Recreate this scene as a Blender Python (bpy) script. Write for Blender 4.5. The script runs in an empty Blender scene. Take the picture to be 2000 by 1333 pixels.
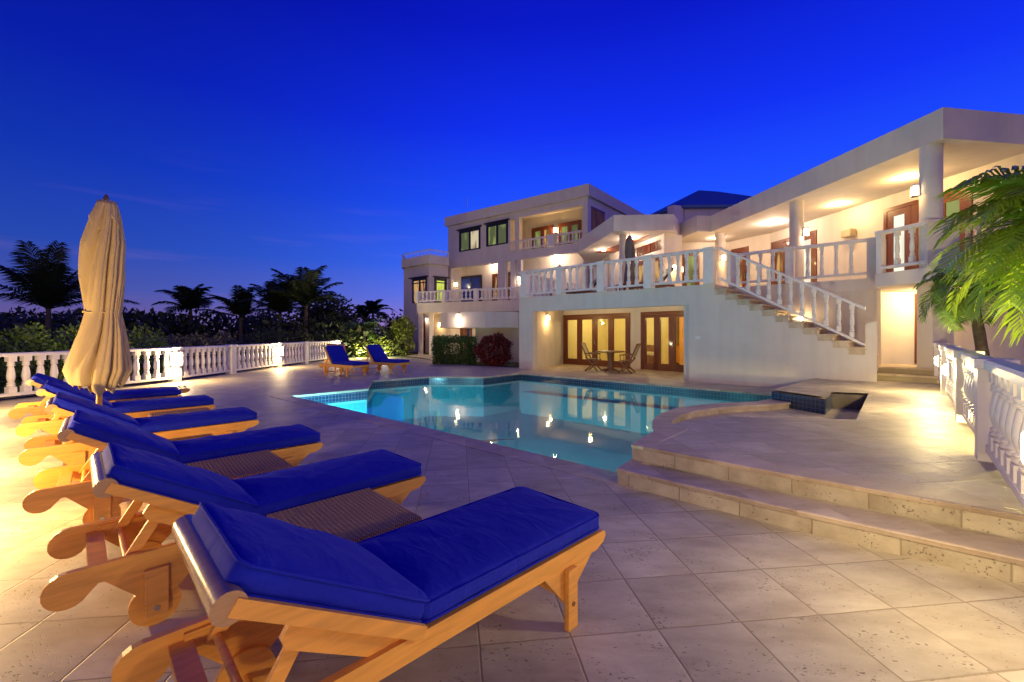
import bpy, bmesh, math, random
from mathutils import Matrix, Vector
R = math.radians
random.seed(7)
scene = bpy.context.scene
COL = scene.collection
# ------------------------------------------------------------------ camera
FPX, CH, HOR = 850.0, 1.4, 650.0          # focal length in photo pixels, eye height, horizon row
cam = bpy.data.cameras.new('camera'); camo = bpy.data.objects.new('camera', cam); COL.objects.link(camo)
camo.location = (0, 0, CH); camo.rotation_euler = (R(90), 0, 0)
cam.sensor_width = 36; cam.lens = FPX / 2000 * 36
cam.shift_y = -(666.5 - HOR) / 2000.0
cam.clip_start = 0.05; cam.clip_end = 3000
scene.camera = camo
# ------------------------------------------------------------------ world: dusk sky
w = bpy.data.worlds.new('World'); scene.world = w; w.use_nodes = True
nt = w.node_tree; nt.nodes.clear(); N = nt.nodes.new; L = nt.links.new
tc = N('ShaderNodeTexCoord'); sep = N('ShaderNodeSeparateXYZ'); L(tc.outputs['Generated'], sep.inputs[0])
ramp = N('ShaderNodeValToRGB'); L(sep.outputs[2], ramp.inputs[0])
els = [(0.0, (.40, .25, .62)), (.03, (.30, .22, .72)), (.075, (.14, .20, .90)), (.15, (.045, .15, 1.0)), (.28, (.014, .080, 1.0)),
       (.42, (.006, .030, .86)), (.58, (.003, .010, .55)), (.9, (.002, .004, .22))]
while len(ramp.color_ramp.elements) < len(els): ramp.color_ramp.elements.new(.5)
for e, (p, c) in zip(ramp.color_ramp.elements, els): e.position = p; e.color = (*c, 1)
# darker towards the left of the view (away from the afterglow)
az = N('ShaderNodeMapRange'); L(sep.outputs[0], az.inputs[0]); az.interpolation_type = 'SMOOTHSTEP'
az.inputs[1].default_value = -.80; az.inputs[2].default_value = .12; az.inputs[3].default_value = .43; az.inputs[4].default_value = 1.05
mul = N('ShaderNodeMix'); mul.data_type = 'RGBA'; mul.blend_type = 'MULTIPLY'; mul.inputs[0].default_value = 1
L(ramp.outputs[0], mul.inputs[6]); L(az.outputs[0], mul.inputs[7])
# thin pink cloud streaks low in the left
mp = N('ShaderNodeMapping'); L(tc.outputs['Generated'], mp.inputs[0]); mp.inputs['Scale'].default_value = (2.2, 2.2, 26)
ns = N('ShaderNodeTexNoise'); L(mp.outputs[0], ns.inputs[0]); ns.inputs['Scale'].default_value = 1.3; ns.inputs['Detail'].default_value = 4
cr = N('ShaderNodeMapRange'); L(ns.outputs[0], cr.inputs[0]); cr.inputs[1].default_value = .56; cr.inputs[2].default_value = .78; cr.inputs[4].default_value = .16
low = N('ShaderNodeMapRange'); L(sep.outputs[2], low.inputs[0]); low.inputs[1].default_value = .02; low.inputs[2].default_value = .33; low.inputs[3].default_value = 1; low.inputs[4].default_value = 0
cm = N('ShaderNodeMath'); cm.operation = 'MULTIPLY'; L(cr.outputs[0], cm.inputs[0]); L(low.outputs[0], cm.inputs[1])
cl = N('ShaderNodeMix'); cl.data_type = 'RGBA'; L(cm.outputs[0], cl.inputs[0]); L(mul.outputs[2], cl.inputs[6]); cl.inputs[7].default_value = (.55, .28, .6, 1)
# afterglow behind the camera (warm, broad) : the sun has set there
bk = N('ShaderNodeMapRange'); L(sep.outputs[1], bk.inputs[0]); bk.interpolation_type = 'SMOOTHSTEP'
bk.inputs[1].default_value = .05; bk.inputs[2].default_value = -.9; bk.inputs[3].default_value = 0; bk.inputs[4].default_value = 1
bl = N('ShaderNodeMapRange'); L(sep.outputs[2], bl.inputs[0]); bl.inputs[1].default_value = .75; bl.inputs[2].default_value = .0
bm_ = N('ShaderNodeMath'); bm_.operation = 'MULTIPLY'; L(bk.outputs[0], bm_.inputs[0]); L(bl.outputs[0], bm_.inputs[1])
gl = N('ShaderNodeMix'); gl.data_type = 'RGBA'; L(bm_.outputs[0], gl.inputs[0]); L(cl.outputs[2], gl.inputs[6]); gl.inputs[7].default_value = (.48, .31, .24, 1)
bg = N('ShaderNodeBackground'); L(gl.outputs[2], bg.inputs[0]); bg.inputs[1].default_value = 1.0
out = N('ShaderNodeOutputWorld'); L(bg.outputs[0], out.inputs[0])
# ------------------------------------------------------------------ sun: last afterglow, very soft
sl = bpy.data.lights.new('sun', 'SUN'); sl.energy = .07; sl.angle = R(40); sl.color = (1, .72, .60)
so = bpy.data.objects.new('sun', sl); COL.objects.link(so)
so.rotation_euler = Vector((-.25, -1, .32)).to_track_quat('Z', 'Y').to_euler()
scene.view_settings.view_transform = 'Standard'; scene.view_settings.look = 'None'
scene.view_settings.exposure = 0; scene.view_settings.gamma = 1
scene.cycles.max_bounces = 7; scene.cycles.transparent_max_bounces = 16; scene.cycles.sample_clamp_indirect = 3
scene.cycles.caustics_reflective = False; scene.cycles.caustics_refractive = False

def lamp_light(loc, watts, color=(1, .72, .38), radius=.05, name='lamp_light', spot=None, aim=None, blend=.6):
    l = bpy.data.lights.new(name, 'SPOT' if spot else 'POINT'); l.energy = watts; l.color = color; l.shadow_soft_size = radius
    o = bpy.data.objects.new(name, l); COL.objects.link(o); o.location = loc
    if spot:
        l.spot_size = R(spot); l.spot_blend = blend
        o.rotation_euler = (Vector(loc) - Vector(aim)).to_track_quat('Z', 'Y').to_euler()
    return o
WARM = (1, .68, .28); AMBER = (1, .60, .20); PINKW = (1, .72, .50)
# ------------------------------------------------------------------ materials
def mat(name, color, rough=.6, metal=0, nscale=0, namt=.12, bump=0, bscale=40, spec=.5, emit=None, estr=0, coat=0):
    m = bpy.data.materials.new(name); m.use_nodes = True; t = m.node_tree; b = t.nodes['Principled BSDF']
    b.inputs['Roughness'].default_value = rough; b.inputs['Metallic'].default_value = metal
    b.inputs['Specular IOR Level'].default_value = spec; b.inputs['Coat Weight'].default_value = coat
    b.inputs['Base Color'].default_value = (*color, 1)
    co = t.nodes.new('ShaderNodeTexCoord')
    if nscale:
        n = t.nodes.new('ShaderNodeTexNoise'); n.inputs['Scale'].default_value = nscale; n.inputs['Detail'].default_value = 6; n.inputs['Roughness'].default_value = .65
        t.links.new(co.outputs['Object'], n.inputs[0])
        r = t.nodes.new('ShaderNodeValToRGB'); r.color_ramp.elements[0].position = .3; r.color_ramp.elements[1].position = .7
        r.color_ramp.elements[0].color = (*[c * (1 - namt) for c in color], 1); r.color_ramp.elements[1].color = (*[min(1, c * (1 + namt)) for c in color], 1)
        t.links.new(n.outputs[0], r.inputs[0]); t.links.new(r.outputs[0], b.inputs['Base Color'])
    if bump:
        n2 = t.nodes.new('ShaderNodeTexNoise'); n2.inputs['Scale'].default_value = bscale; n2.inputs['Detail'].default_value = 5
        t.links.new(co.outputs['Object'], n2.inputs[0])
        bp = t.nodes.new('ShaderNodeBump'); bp.inputs['Strength'].default_value = bump; bp.inputs['Distance'].default_value = .01
        t.links.new(n2.outputs[0], bp.inputs['Height']); t.links.new(bp.outputs[0], b.inputs['Normal'])
    if emit:
        b.inputs['Emission Color'].default_value = (*emit, 1); b.inputs['Emission Strength'].default_value = estr
    return m

def wood(name, color, rough=.4, coat=.15):
    m = mat(name, color, rough, coat=coat); t = m.node_tree; b = t.nodes['Principled BSDF']
    co = t.nodes.new('ShaderNodeTexCoord'); mp = t.nodes.new('ShaderNodeMapping'); mp.inputs['Scale'].default_value = (2.5, 26, 26)
    t.links.new(co.outputs['Object'], mp.inputs[0])
    n = t.nodes.new('ShaderNodeTexNoise'); n.inputs['Scale'].default_value = 2; n.inputs['Detail'].default_value = 7; n.inputs['Distortion'].default_value = .5; t.links.new(mp.outputs[0], n.inputs[0])
    r = t.nodes.new('ShaderNodeValToRGB'); r.color_ramp.elements[0].position = .3; r.color_ramp.elements[1].position = .72
    r.color_ramp.elements[0].color = (*[c * .82 for c in color], 1); r.color_ramp.elements[1].color = (*[min(1, c * 1.08) for c in color], 1)
    t.links.new(n.outputs[0], r.inputs[0]); t.links.new(r.outputs[0], b.inputs['Base Color'])
    bp = t.nodes.new('ShaderNodeBump'); bp.inputs['Strength'].default_value = .12; bp.inputs['Distance'].default_value = .004
    t.links.new(n.outputs[0], bp.inputs['Height']); t.links.new(bp.outputs[0], b.inputs['Normal'])
    return m

def stone(name, base, tile=.42, grout=True, use_uv=False, blk=(.62, .16), pit=1.0, rough=.55):
    """travertine: grid of tiles (world position, turned 7 degrees) or blocks (uv) with grout, cloudy tone, small pits"""
    m = mat(name, base, rough); t = m.node_tree; b = t.nodes['Principled BSDF']; Nn = t.nodes.new; Ln = t.links.new
    geo = Nn('ShaderNodeNewGeometry'); tcn = Nn('ShaderNodeTexCoord')
    def mth(op, a=None, bb=None, c=None):
        q = Nn('ShaderNodeMath'); q.operation = op
        for i, v in enumerate((a, bb, c)):
            if v is None: continue
            if isinstance(v, (int, float)): q.inputs[i].default_value = v
            else: Ln(v, q.inputs[i])
        return q.outputs[0]
    s = Nn('ShaderNodeSeparateXYZ')
    if use_uv:
        Ln(tcn.outputs['UV'], s.inputs[0]); gx = mth('DIVIDE', s.outputs[0], blk[0]); gy = mth('DIVIDE', s.outputs[1], blk[1]); sx, sy = blk
    else:
        mpn = Nn('ShaderNodeMapping'); mpn.vector_type = 'POINT'; Ln(geo.outputs['Position'], mpn.inputs[0])
        mpn.inputs['Rotation'].default_value = (0, 0, R(-7.1)); Ln(mpn.outputs[0], s.inputs[0])
        a = R(-7.1); ox = 1.104 * math.cos(a) - 2.106 * math.sin(a); oy = 1.104 * math.sin(a) + 2.106 * math.cos(a)
        gx = mth('DIVIDE', mth('SUBTRACT', s.outputs[0], ox), tile); gy = mth('DIVIDE', mth('SUBTRACT', s.outputs[1], oy), tile); sx = sy = tile
    wn_ = Nn('ShaderNodeTexNoise'); wn_.inputs['Scale'].default_value = 9; wn_.inputs['Detail'].default_value = 4; Ln(geo.outputs['Position'], wn_.inputs[0])
    wob = mth('MULTIPLY', mth('SUBTRACT', wn_.outputs[0], .5), .022)
    fx = mth('FRACT', mth('ADD', gx, wob)); fy = mth('FRACT', mth('ADD', gy, wob))
    dx = mth('MULTIPLY', mth('MINIMUM', fx, mth('SUBTRACT', 1, fx)), sx); dy = mth('MULTIPLY', mth('MINIMUM', fy, mth('SUBTRACT', 1, fy)), sy)
    d = dx if (use_uv and blk[1] > 5) else mth('MINIMUM', dx, dy)
    gm = Nn('ShaderNodeMapRange'); Ln(d, gm.inputs[0]); gm.inputs[1].default_value = .0016; gm.inputs[2].default_value = .0065; gm.inputs[3].default_value = 1; gm.inputs[4].default_value = 0
    idv = Nn('ShaderNodeCombineXYZ'); Ln(mth('FLOOR', gx), idv.inputs[0]); Ln(mth('FLOOR', gy), idv.inputs[1])
    wn = Nn('ShaderNodeTexWhiteNoise'); Ln(idv.outputs[0], wn.inputs[0])
    # clouds
    off = Nn('ShaderNodeVectorMath'); off.operation = 'MULTIPLY_ADD'; Ln(wn.outputs[1], off.inputs[0]); off.inputs[1].default_value = (30, 30, 30); Ln(geo.outputs['Position'], off.inputs[2])
    st = Nn('ShaderNodeMapping'); Ln(off.outputs[0], st.inputs[0]); st.inputs['Scale'].default_value = (1, 2.2, 1.5); st.inputs['Rotation'].default_value = (0, 0, .6)
    n1 = Nn('ShaderNodeTexNoise'); n1.inputs['Scale'].default_value = 2.6; n1.inputs['Detail'].default_value = 7; n1.inputs['Roughness'].default_value = .62; Ln(st.outputs[0], n1.inputs[0])
    r = Nn('ShaderNodeValToRGB'); Ln(n1.outputs[0], r.inputs[0])
    r.color_ramp.elements[0].position = .3; r.color_ramp.elements[1].position = .7
    r.color_ramp.elements[0].color = (base[0] * .72, base[1] * .66, base[2] * .60, 1); r.color_ramp.elements[1].color = (min(1, base[0] * 1.16), min(1, base[1] * 1.16), min(1, base[2] * 1.14), 1)
    tv = Nn('ShaderNodeMapRange'); Ln(wn.outputs[0], tv.inputs[0]); tv.inputs[3].default_value = .83; tv.inputs[4].default_value = 1.1
    m1 = Nn('ShaderNodeMix'); m1.data_type = 'RGBA'; m1.blend_type = 'MULTIPLY'; m1.inputs[0].default_value = 1; Ln(r.outputs[0], m1.inputs[6]); Ln(tv.outputs[0], m1.inputs[7])
    # pits
    v = Nn('ShaderNodeTexNoise'); v.inputs['Scale'].default_value = 62; v.inputs['Detail'].default_value = 2.5; v.inputs['Roughness'].default_value = .6
    stp = Nn('ShaderNodeMapping'); Ln(off.outputs[0], stp.inputs[0]); stp.inputs['Rotation'].default_value = (0, 0, .9); stp.inputs['Scale'].default_value = (.7, 1.2, 1); Ln(stp.outputs[0], v.inputs[0])
    v2 = Nn('ShaderNodeTexNoise'); v2.inputs['Scale'].default_value = 5; v2.inputs['Detail'].default_value = 3; Ln(off.outputs[0], v2.inputs[0])
    pr = Nn('ShaderNodeMapRange'); Ln(mth('ADD', v.outputs[0], mth('MULTIPLY', v2.outputs[0], .42)), pr.inputs[0]); pr.inputs[1].default_value = .86; pr.inputs[2].default_value = .92
    pm = mth('MULTIPLY', pr.outputs[0], pit)
    m2 = Nn('ShaderNodeMix'); m2.data_type = 'RGBA'; Ln(mth('MULTIPLY', pm, .75), m2.inputs[0]); Ln(m1.outputs[2], m2.inputs[6]); m2.inputs[7].default_value = (base[0] * .22, base[1] * .17, base[2] * .13, 1)
    m3 = Nn('ShaderNodeMix'); m3.data_type = 'RGBA'; Ln(mth('MULTIPLY', gm.outputs[0], .8 if grout else 0), m3.inputs[0]); Ln(m2.outputs[2], m3.inputs[6]); m3.inputs[7].default_value = (base[0] * .50, base[1] * .43, base[2] * .34, 1)
    Ln(m3.outputs[2], b.inputs['Base Color'])
    h = mth('SUBTRACT', mth('SUBTRACT', mth('MULTIPLY', n1.outputs[0], .25), mth('MULTIPLY', gm.outputs[0], .9 if grout else 0)), mth('MULTIPLY', pm, .7))
    bp = Nn('ShaderNodeBump'); bp.inputs['Strength'].default_value = .55; bp.inputs['Distance'].default_value = .006; Ln(h, bp.inputs['Height']); Ln(bp.outputs[0], b.inputs['Normal'])
    rr = Nn('ShaderNodeMapRange'); Ln(n1.outputs[0], rr.inputs[0]); rr.inputs[3].default_value = rough - .16; rr.inputs[4].default_value = rough + .16; Ln(rr.outputs[0], b.inputs['Roughness'])
    return m

def tilemat(name, c1, c2, grout, size, rough=.15, vscale=True):
    m = mat(name, c1, rough); t = m.node_tree; b = t.nodes['Principled BSDF']
    tcn = t.nodes.new('ShaderNodeTexCoord'); br = t.nodes.new('ShaderNodeTexBrick'); t.links.new(tcn.outputs['UV'], br.inputs[0])
    br.offset = 0; br.inputs['Color1'].default_value = (*c1, 1); br.inputs['Color2'].default_value = (*c2, 1); br.inputs['Mortar'].default_value = (*grout, 1)
    br.inputs['Scale'].default_value = 1; br.inputs['Mortar Size'].default_value = size * .055; br.inputs['Brick Width'].default_value = size; br.inputs['Row Height'].default_value = size
    t.links.new(br.outputs[0], b.inputs['Base Color'])
    bp = t.nodes.new('ShaderNodeBump'); bp.inputs['Strength'].default_value = .4; bp.inputs['Distance'].default_value = .003; bp.invert = True
    t.links.new(br.outputs[1], bp.inputs['Height']); t.links.new(bp.outputs[0], b.inputs['Normal'])
    return m

M = {}
M['stucco'] = mat('stucco', (.66, .60, .55), .85, nscale=1.3, namt=.05, bump=.35, bscale=55)
_t = M['stucco'].node_tree; _g = _t.nodes.new('ShaderNodeNewGeometry'); _m = _t.nodes.new('ShaderNodeMapping'); _m.inputs['Scale'].default_value = (3.5, 3.5, .35); _t.links.new(_g.outputs['Position'], _m.inputs[0])
_n = _t.nodes.new('ShaderNodeTexNoise'); _n.inputs['Scale'].default_value = 1.0; _n.inputs['Detail'].default_value = 6; _t.links.new(_m.outputs[0], _n.inputs[0])
_r = _t.nodes.new('ShaderNodeMapRange'); _r.inputs[1].default_value = .45; _r.inputs[2].default_value = .75; _r.inputs[3].default_value = 1.0; _r.inputs[4].default_value = .91; _t.links.new(_n.outputs[0], _r.inputs[0])
_x = _t.nodes.new('ShaderNodeMix'); _x.data_type = 'RGBA'; _x.blend_type = 'MULTIPLY'; _x.inputs[0].default_value = 1; _b = _t.nodes['Principled BSDF']; _t.links.new(_b.inputs['Base Color'].links[0].from_socket, _x.inputs[6]); _t.links.new(_r.outputs[0], _x.inputs[7]); _t.links.new(_x.outputs[2], _b.inputs['Base Color'])
M['stucco_trim'] = mat('stucco_trim', (.68, .62, .58), .8, nscale=2.2, namt=.05, bump=.2, bscale=60)
M['white_paint'] = mat('white_paint', (.76, .73, .71), .45, nscale=6, namt=.06, bump=.08, bscale=50)
M['deck'] = stone('deck_travertine', (.57, .51, .385))
M['step_top'] = stone('step_top', (.58, .52, .39), grout=False, pit=.8)
M['riser'] = stone('riser_blocks', (.56, .50, .36), use_uv=True, blk=(.46, 10.0))
M['coping'] = stone('coping_stone', (.58, .48, .36), grout=False, pit=.6)
M['pool_tile'] = tilemat('blue_pool_tile', (.012, .03, .075), (.022, .05, .12), (.13, .20, .26), .078)
M['wet_shell'] = mat('pool_plaster', (.09, .64, .76), .6, nscale=.8, namt=.12)
M['floor_shell'] = mat('pool_plaster_floor', (.12, .72, .70), .6, nscale=.5, namt=.14, bump=.1, bscale=3)
M['mahogany'] = wood('mahogany', (.14, .036, .016), .35)
M['dark_frame'] = mat('dark_frame', (.012, .014, .03), .4, nscale=5, namt=.2)
M['teak'] = wood('teak', (.80, .38, .07), .4, .12)
M['teak_dark'] = wood('teak_weathered', (.19, .085, .035), .5, 0)
M['teak_roll'] = wood('teak_roll', (.45, .27, .12), .22, .5)
M['steel'] = mat('steel', (.5, .5, .5), .3, 1, nscale=8)
M['blue_metal_roof'] = mat('blue_metal_roof', (.05, .13, .30), .45, .2, nscale=3, namt=.1)
M['soffit_wood'] = wood('soffit_wood', (.30, .10, .05), .5, 0)
M['grass'] = mat('lawn', (.035, .055, .012), .9, nscale=9, namt=.5, bump=.8, bscale=60)
M['ground'] = mat('dark_ground', (.03, .035, .015), .95, nscale=.6, namt=.5, bump=.5, bscale=6)
M['leaf'] = mat('leaf', (.05, .10, .018), .45, nscale=3, namt=.5)
M['leaf_lit'] = mat('leaf_lit', (.13, .22, .03), .45, nscale=3, namt=.5)  # light falling on the left hedge is put into this brighter leaf colour
M['leaf_dark'] = mat('leaf_dark', (.026, .040, .014), .6, nscale=.8, namt=.45)
M['leaf_lime'] = mat('leaf_lime', (.17, .22, .03), .4, nscale=6, namt=.6)
M['leaf_red'] = mat('leaf_red', (.13, .012, .012), .45, nscale=9, namt=.75)
M['leaf_silver'] = mat('leaf_silver', (.11, .11, .085), .6, nscale=5, namt=.4)
M['palm_lit'] = mat('palm_leaf_lit', (.24, .36, .025), .4, nscale=4, namt=.35)  # brighter copy of the palm leaf, lamp light partly put into its colour
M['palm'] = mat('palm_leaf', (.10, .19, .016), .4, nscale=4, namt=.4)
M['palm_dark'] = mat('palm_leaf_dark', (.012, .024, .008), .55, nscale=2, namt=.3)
M['bark'] = mat('palm_bark', (.10, .075, .05), .85, nscale=14, namt=.4, bump=.8, bscale=30)
M['room'] = mat('room_wall', (.72, .60, .26), .8, nscale=2, namt=.05)
M['room_floor'] = mat('room_floor', (.55, .42, .26), .4, nscale=3, namt=.1)
M['lime_wall'] = mat('lime_wall', (.50, .62, .02), .8, nscale=2, namt=.05)
M['black'] = mat('black_plastic', (.02, .02, .02), .5, nscale=6)
M['speaker'] = mat('speaker_plastic', (.45, .36, .24), .6, nscale=6)
M['picture'] = mat('picture_print', (.45, .45, .38), .6, nscale=14, namt=.5)
M['cushion_brown'] = mat('cushion_brown', (.35, .16, .07), .8, nscale=9, namt=.2)
M['grey_canopy'] = mat('grey_canopy', (.17, .15, .13), .85, nscale=8, namt=.15, bump=.3)
def emis(name, c, s):
    return mat(name, (.8, .8, .8), .5, emit=c, estr=s, nscale=1.5, namt=.05)
M['shade'] = emis('lamp_glass', (1, .78, .45), 14)
M['bulb_dim'] = emis('lamp_glass_dim', (1, .80, .55), 5)
M['bright_bulb'] = emis('bulb_bright', (1, .85, .58), 60)
def litpane(name, c1, c2, s, scale=2.0):
    """a lit room seen through glass: tone drifts like walls and furniture behind"""
    m = mat(name, (.04, .04, .04), .08); t = m.node_tree; b = t.nodes['Principled BSDF']
    co = t.nodes.new('ShaderNodeTexCoord'); mp = t.nodes.new('ShaderNodeMapping'); mp.inputs['Scale'].default_value = (1.3, 1.3, .35); t.links.new(co.outputs['Object'], mp.inputs[0])
    n = t.nodes.new('ShaderNodeTexNoise'); n.inputs['Scale'].default_value = scale; n.inputs['Detail'].default_value = 1; t.links.new(mp.outputs[0], n.inputs[0])
    r = t.nodes.new('ShaderNodeValToRGB'); r.color_ramp.elements[0].position = .42; r.color_ramp.elements[1].position = .56
    r.color_ramp.elements[0].color = (*c1, 1); r.color_ramp.elements[1].color = (*c2, 1); t.links.new(n.outputs[0], r.inputs[0])
    t.links.new(r.outputs[0], b.inputs['Emission Color']); b.inputs['Emission Strength'].default_value = s
    return m
M['lit_green'] = litpane('lit_pane_green', (.10, .12, .03), (.30, .36, .09), .8)
M['lit_lime'] = litpane('lit_pane_lime', (.45, .50, .06), (.75, .85, .12), .9)
M['lit_amber'] = litpane('lit_pane_amber', (.16, .06, .015), (.75, .42, .12), .8, 3)
M['lit_cream'] = litpane('lit_pane_cream', (.30, .22, .12), (.85, .70, .42), .75)
M['lit_white'] = litpane('lit_pane_white', (.75, .72, .55), (.95, .93, .75), 1.1)
M['sky_reflect_pane'] = mat('sky_reflect_pane', (.012, .04, .30), .12, nscale=1, namt=.2)  # sky reflection painted into the base colour of the glass

def glassmat(name, tint=(1, 1, 1), refl=.9, rough=0.0, ripple=0, rscale=1.5, blend_ior=1.33):
    m = bpy.data.materials.new(name); m.use_nodes = True; t = m.node_tree; t.nodes.clear()
    o = t.nodes.new('ShaderNodeOutputMaterial'); tr = t.nodes.new('ShaderNodeBsdfTransparent'); tr.inputs[0].default_value = (*tint, 1)
    gl_ = t.nodes.new('ShaderNodeBsdfGlossy'); gl_.inputs['Roughness'].default_value = rough; gl_.inputs[0].default_value = (refl, refl, refl, 1)
    fr = t.nodes.new('ShaderNodeFresnel'); fr.inputs[0].default_value = blend_ior
    mx = t.nodes.new('ShaderNodeMixShader'); t.links.new(fr.outputs[0], mx.inputs[0]); t.links.new(tr.outputs[0], mx.inputs[1]); t.links.new(gl_.outputs[0], mx.inputs[2]); t.links.new(mx.outputs[0], o.inputs[0])
    if ripple:
        g = t.nodes.new('ShaderNodeNewGeometry'); n = t.nodes.new('ShaderNodeTexNoise'); n.inputs['Scale'].default_value = rscale; n.inputs['Detail'].default_value = 3; t.links.new(g.outputs['Position'], n.inputs[0])
        bp = t.nodes.new('ShaderNodeBump'); bp.inputs['Strength'].default_value = ripple; bp.inputs['Distance'].default_value = .02
        t.links.new(n.outputs[0], bp.inputs['Height']); t.links.new(bp.outputs[0], gl_.inputs['Normal']); t.links.new(bp.outputs[0], fr.inputs['Normal'])
    return m
M['glass'] = glassmat('door_glass', (.95, .97, .93), .8, blend_ior=1.45)
M['water'] = glassmat('pool_water', (.66, .98, .98), .95, .035, .09, 2.2, 1.33)

def fabric(name, c, sheen=.4, bstr=.25, wr=3.0):
    m = mat(name, c, .85); t = m.node_tree; b = t.nodes['Principled BSDF']
    b.inputs['Sheen Weight'].default_value = sheen; b.inputs['Sheen Tint'].default_value = (*[min(1, x * 2 + .05) for x in c], 1); b.inputs['Specular IOR Level'].default_value = .25
    co = t.nodes.new('ShaderNodeTexCoord')
    n = t.nodes.new('ShaderNodeTexNoise'); n.inputs['Scale'].default_value = wr; n.inputs['Detail'].default_value = 3; n.inputs['Distortion'].default_value = 1.2
    mp = t.nodes.new('ShaderNodeMapping'); mp.inputs['Scale'].default_value = (2.5, 1, 1); t.links.new(co.outputs['Object'], mp.inputs[0]); t.links.new(mp.outputs[0], n.inputs[0])
    wv = t.nodes.new('ShaderNodeTexNoise'); wv.inputs['Scale'].default_value = 260; t.links.new(co.outputs['Object'], wv.inputs[0])
    ad = t.nodes.new('ShaderNodeMath'); ad.operation = 'MULTIPLY_ADD'; t.links.new(wv.outputs[0], ad.inputs[0]); ad.inputs[1].default_value = .05; t.links.new(n.outputs[0], ad.inputs[2])
    bp = t.nodes.new('ShaderNodeBump'); bp.inputs['Strength'].default_value = bstr; bp.inputs['Distance'].default_value = .03; t.links.new(ad.outputs[0], bp.inputs['Height']); t.links.new(bp.outputs[0], b.inputs['Normal'])
    return m
M['blue_fabric'] = fabric('blue_fabric', (.004, .012, .36), .12, .36, 4.0)
M['cream_fabric'] = fabric('cream_fabric', (.50, .375, .19), .2, .35, 5)
M['sling'] = fabric('sling_fabric', (.55, .47, .30), .1, .1)

def wicker():
    m = mat('wicker', (.35, .17, .06), .5); t = m.node_tree; b = t.nodes['Principled BSDF']
    co = t.nodes.new('ShaderNodeTexCoord'); s = t.nodes.new('ShaderNodeSeparateXYZ'); t.links.new(co.outputs['Object'], s.inputs[0])
    def mth(op, a, bb=None):
        q = t.nodes.new('ShaderNodeMath'); q.operation = op
        for i, v in enumerate((a, bb)):
            if v is None: continue
            if isinstance(v, (int, float)): q.inputs[i].default_value = v
            else: t.links.new(v, q.inputs[i])
        return q.outputs[0]
    yy = mth('ADD', s.outputs[1], s.outputs[2])
    a = mth('SINE', mth('MULTIPLY', s.outputs[0], 260)); c = mth('SINE', mth('MULTIPLY', yy, 330))
    k = mth('ADD', mth('MULTIPLY', mth('ABSOLUTE', a), .6), mth('MULTIPLY', mth('MULTIPLY', a, c), .4))
    r = t.nodes.new('ShaderNodeValToRGB'); t.links.new(k, r.inputs[0]); r.color_ramp.elements[0].color = (.20, .095, .03, 1); r.color_ramp.elements[1].color = (.88, .54, .22, 1); r.color_ramp.elements[1].position = .75
    t.links.new(r.outputs[0], b.inputs['Base Color'])
    bp = t.nodes.new('ShaderNodeBump'); bp.inputs['Strength'].default_value = .8; bp.inputs['Distance'].default_value = .004; t.links.new(k, bp.inputs['Height']); t.links.new(bp.outputs[0], b.inputs['Normal'])
    return m
M['wicker'] = wicker()
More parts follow.
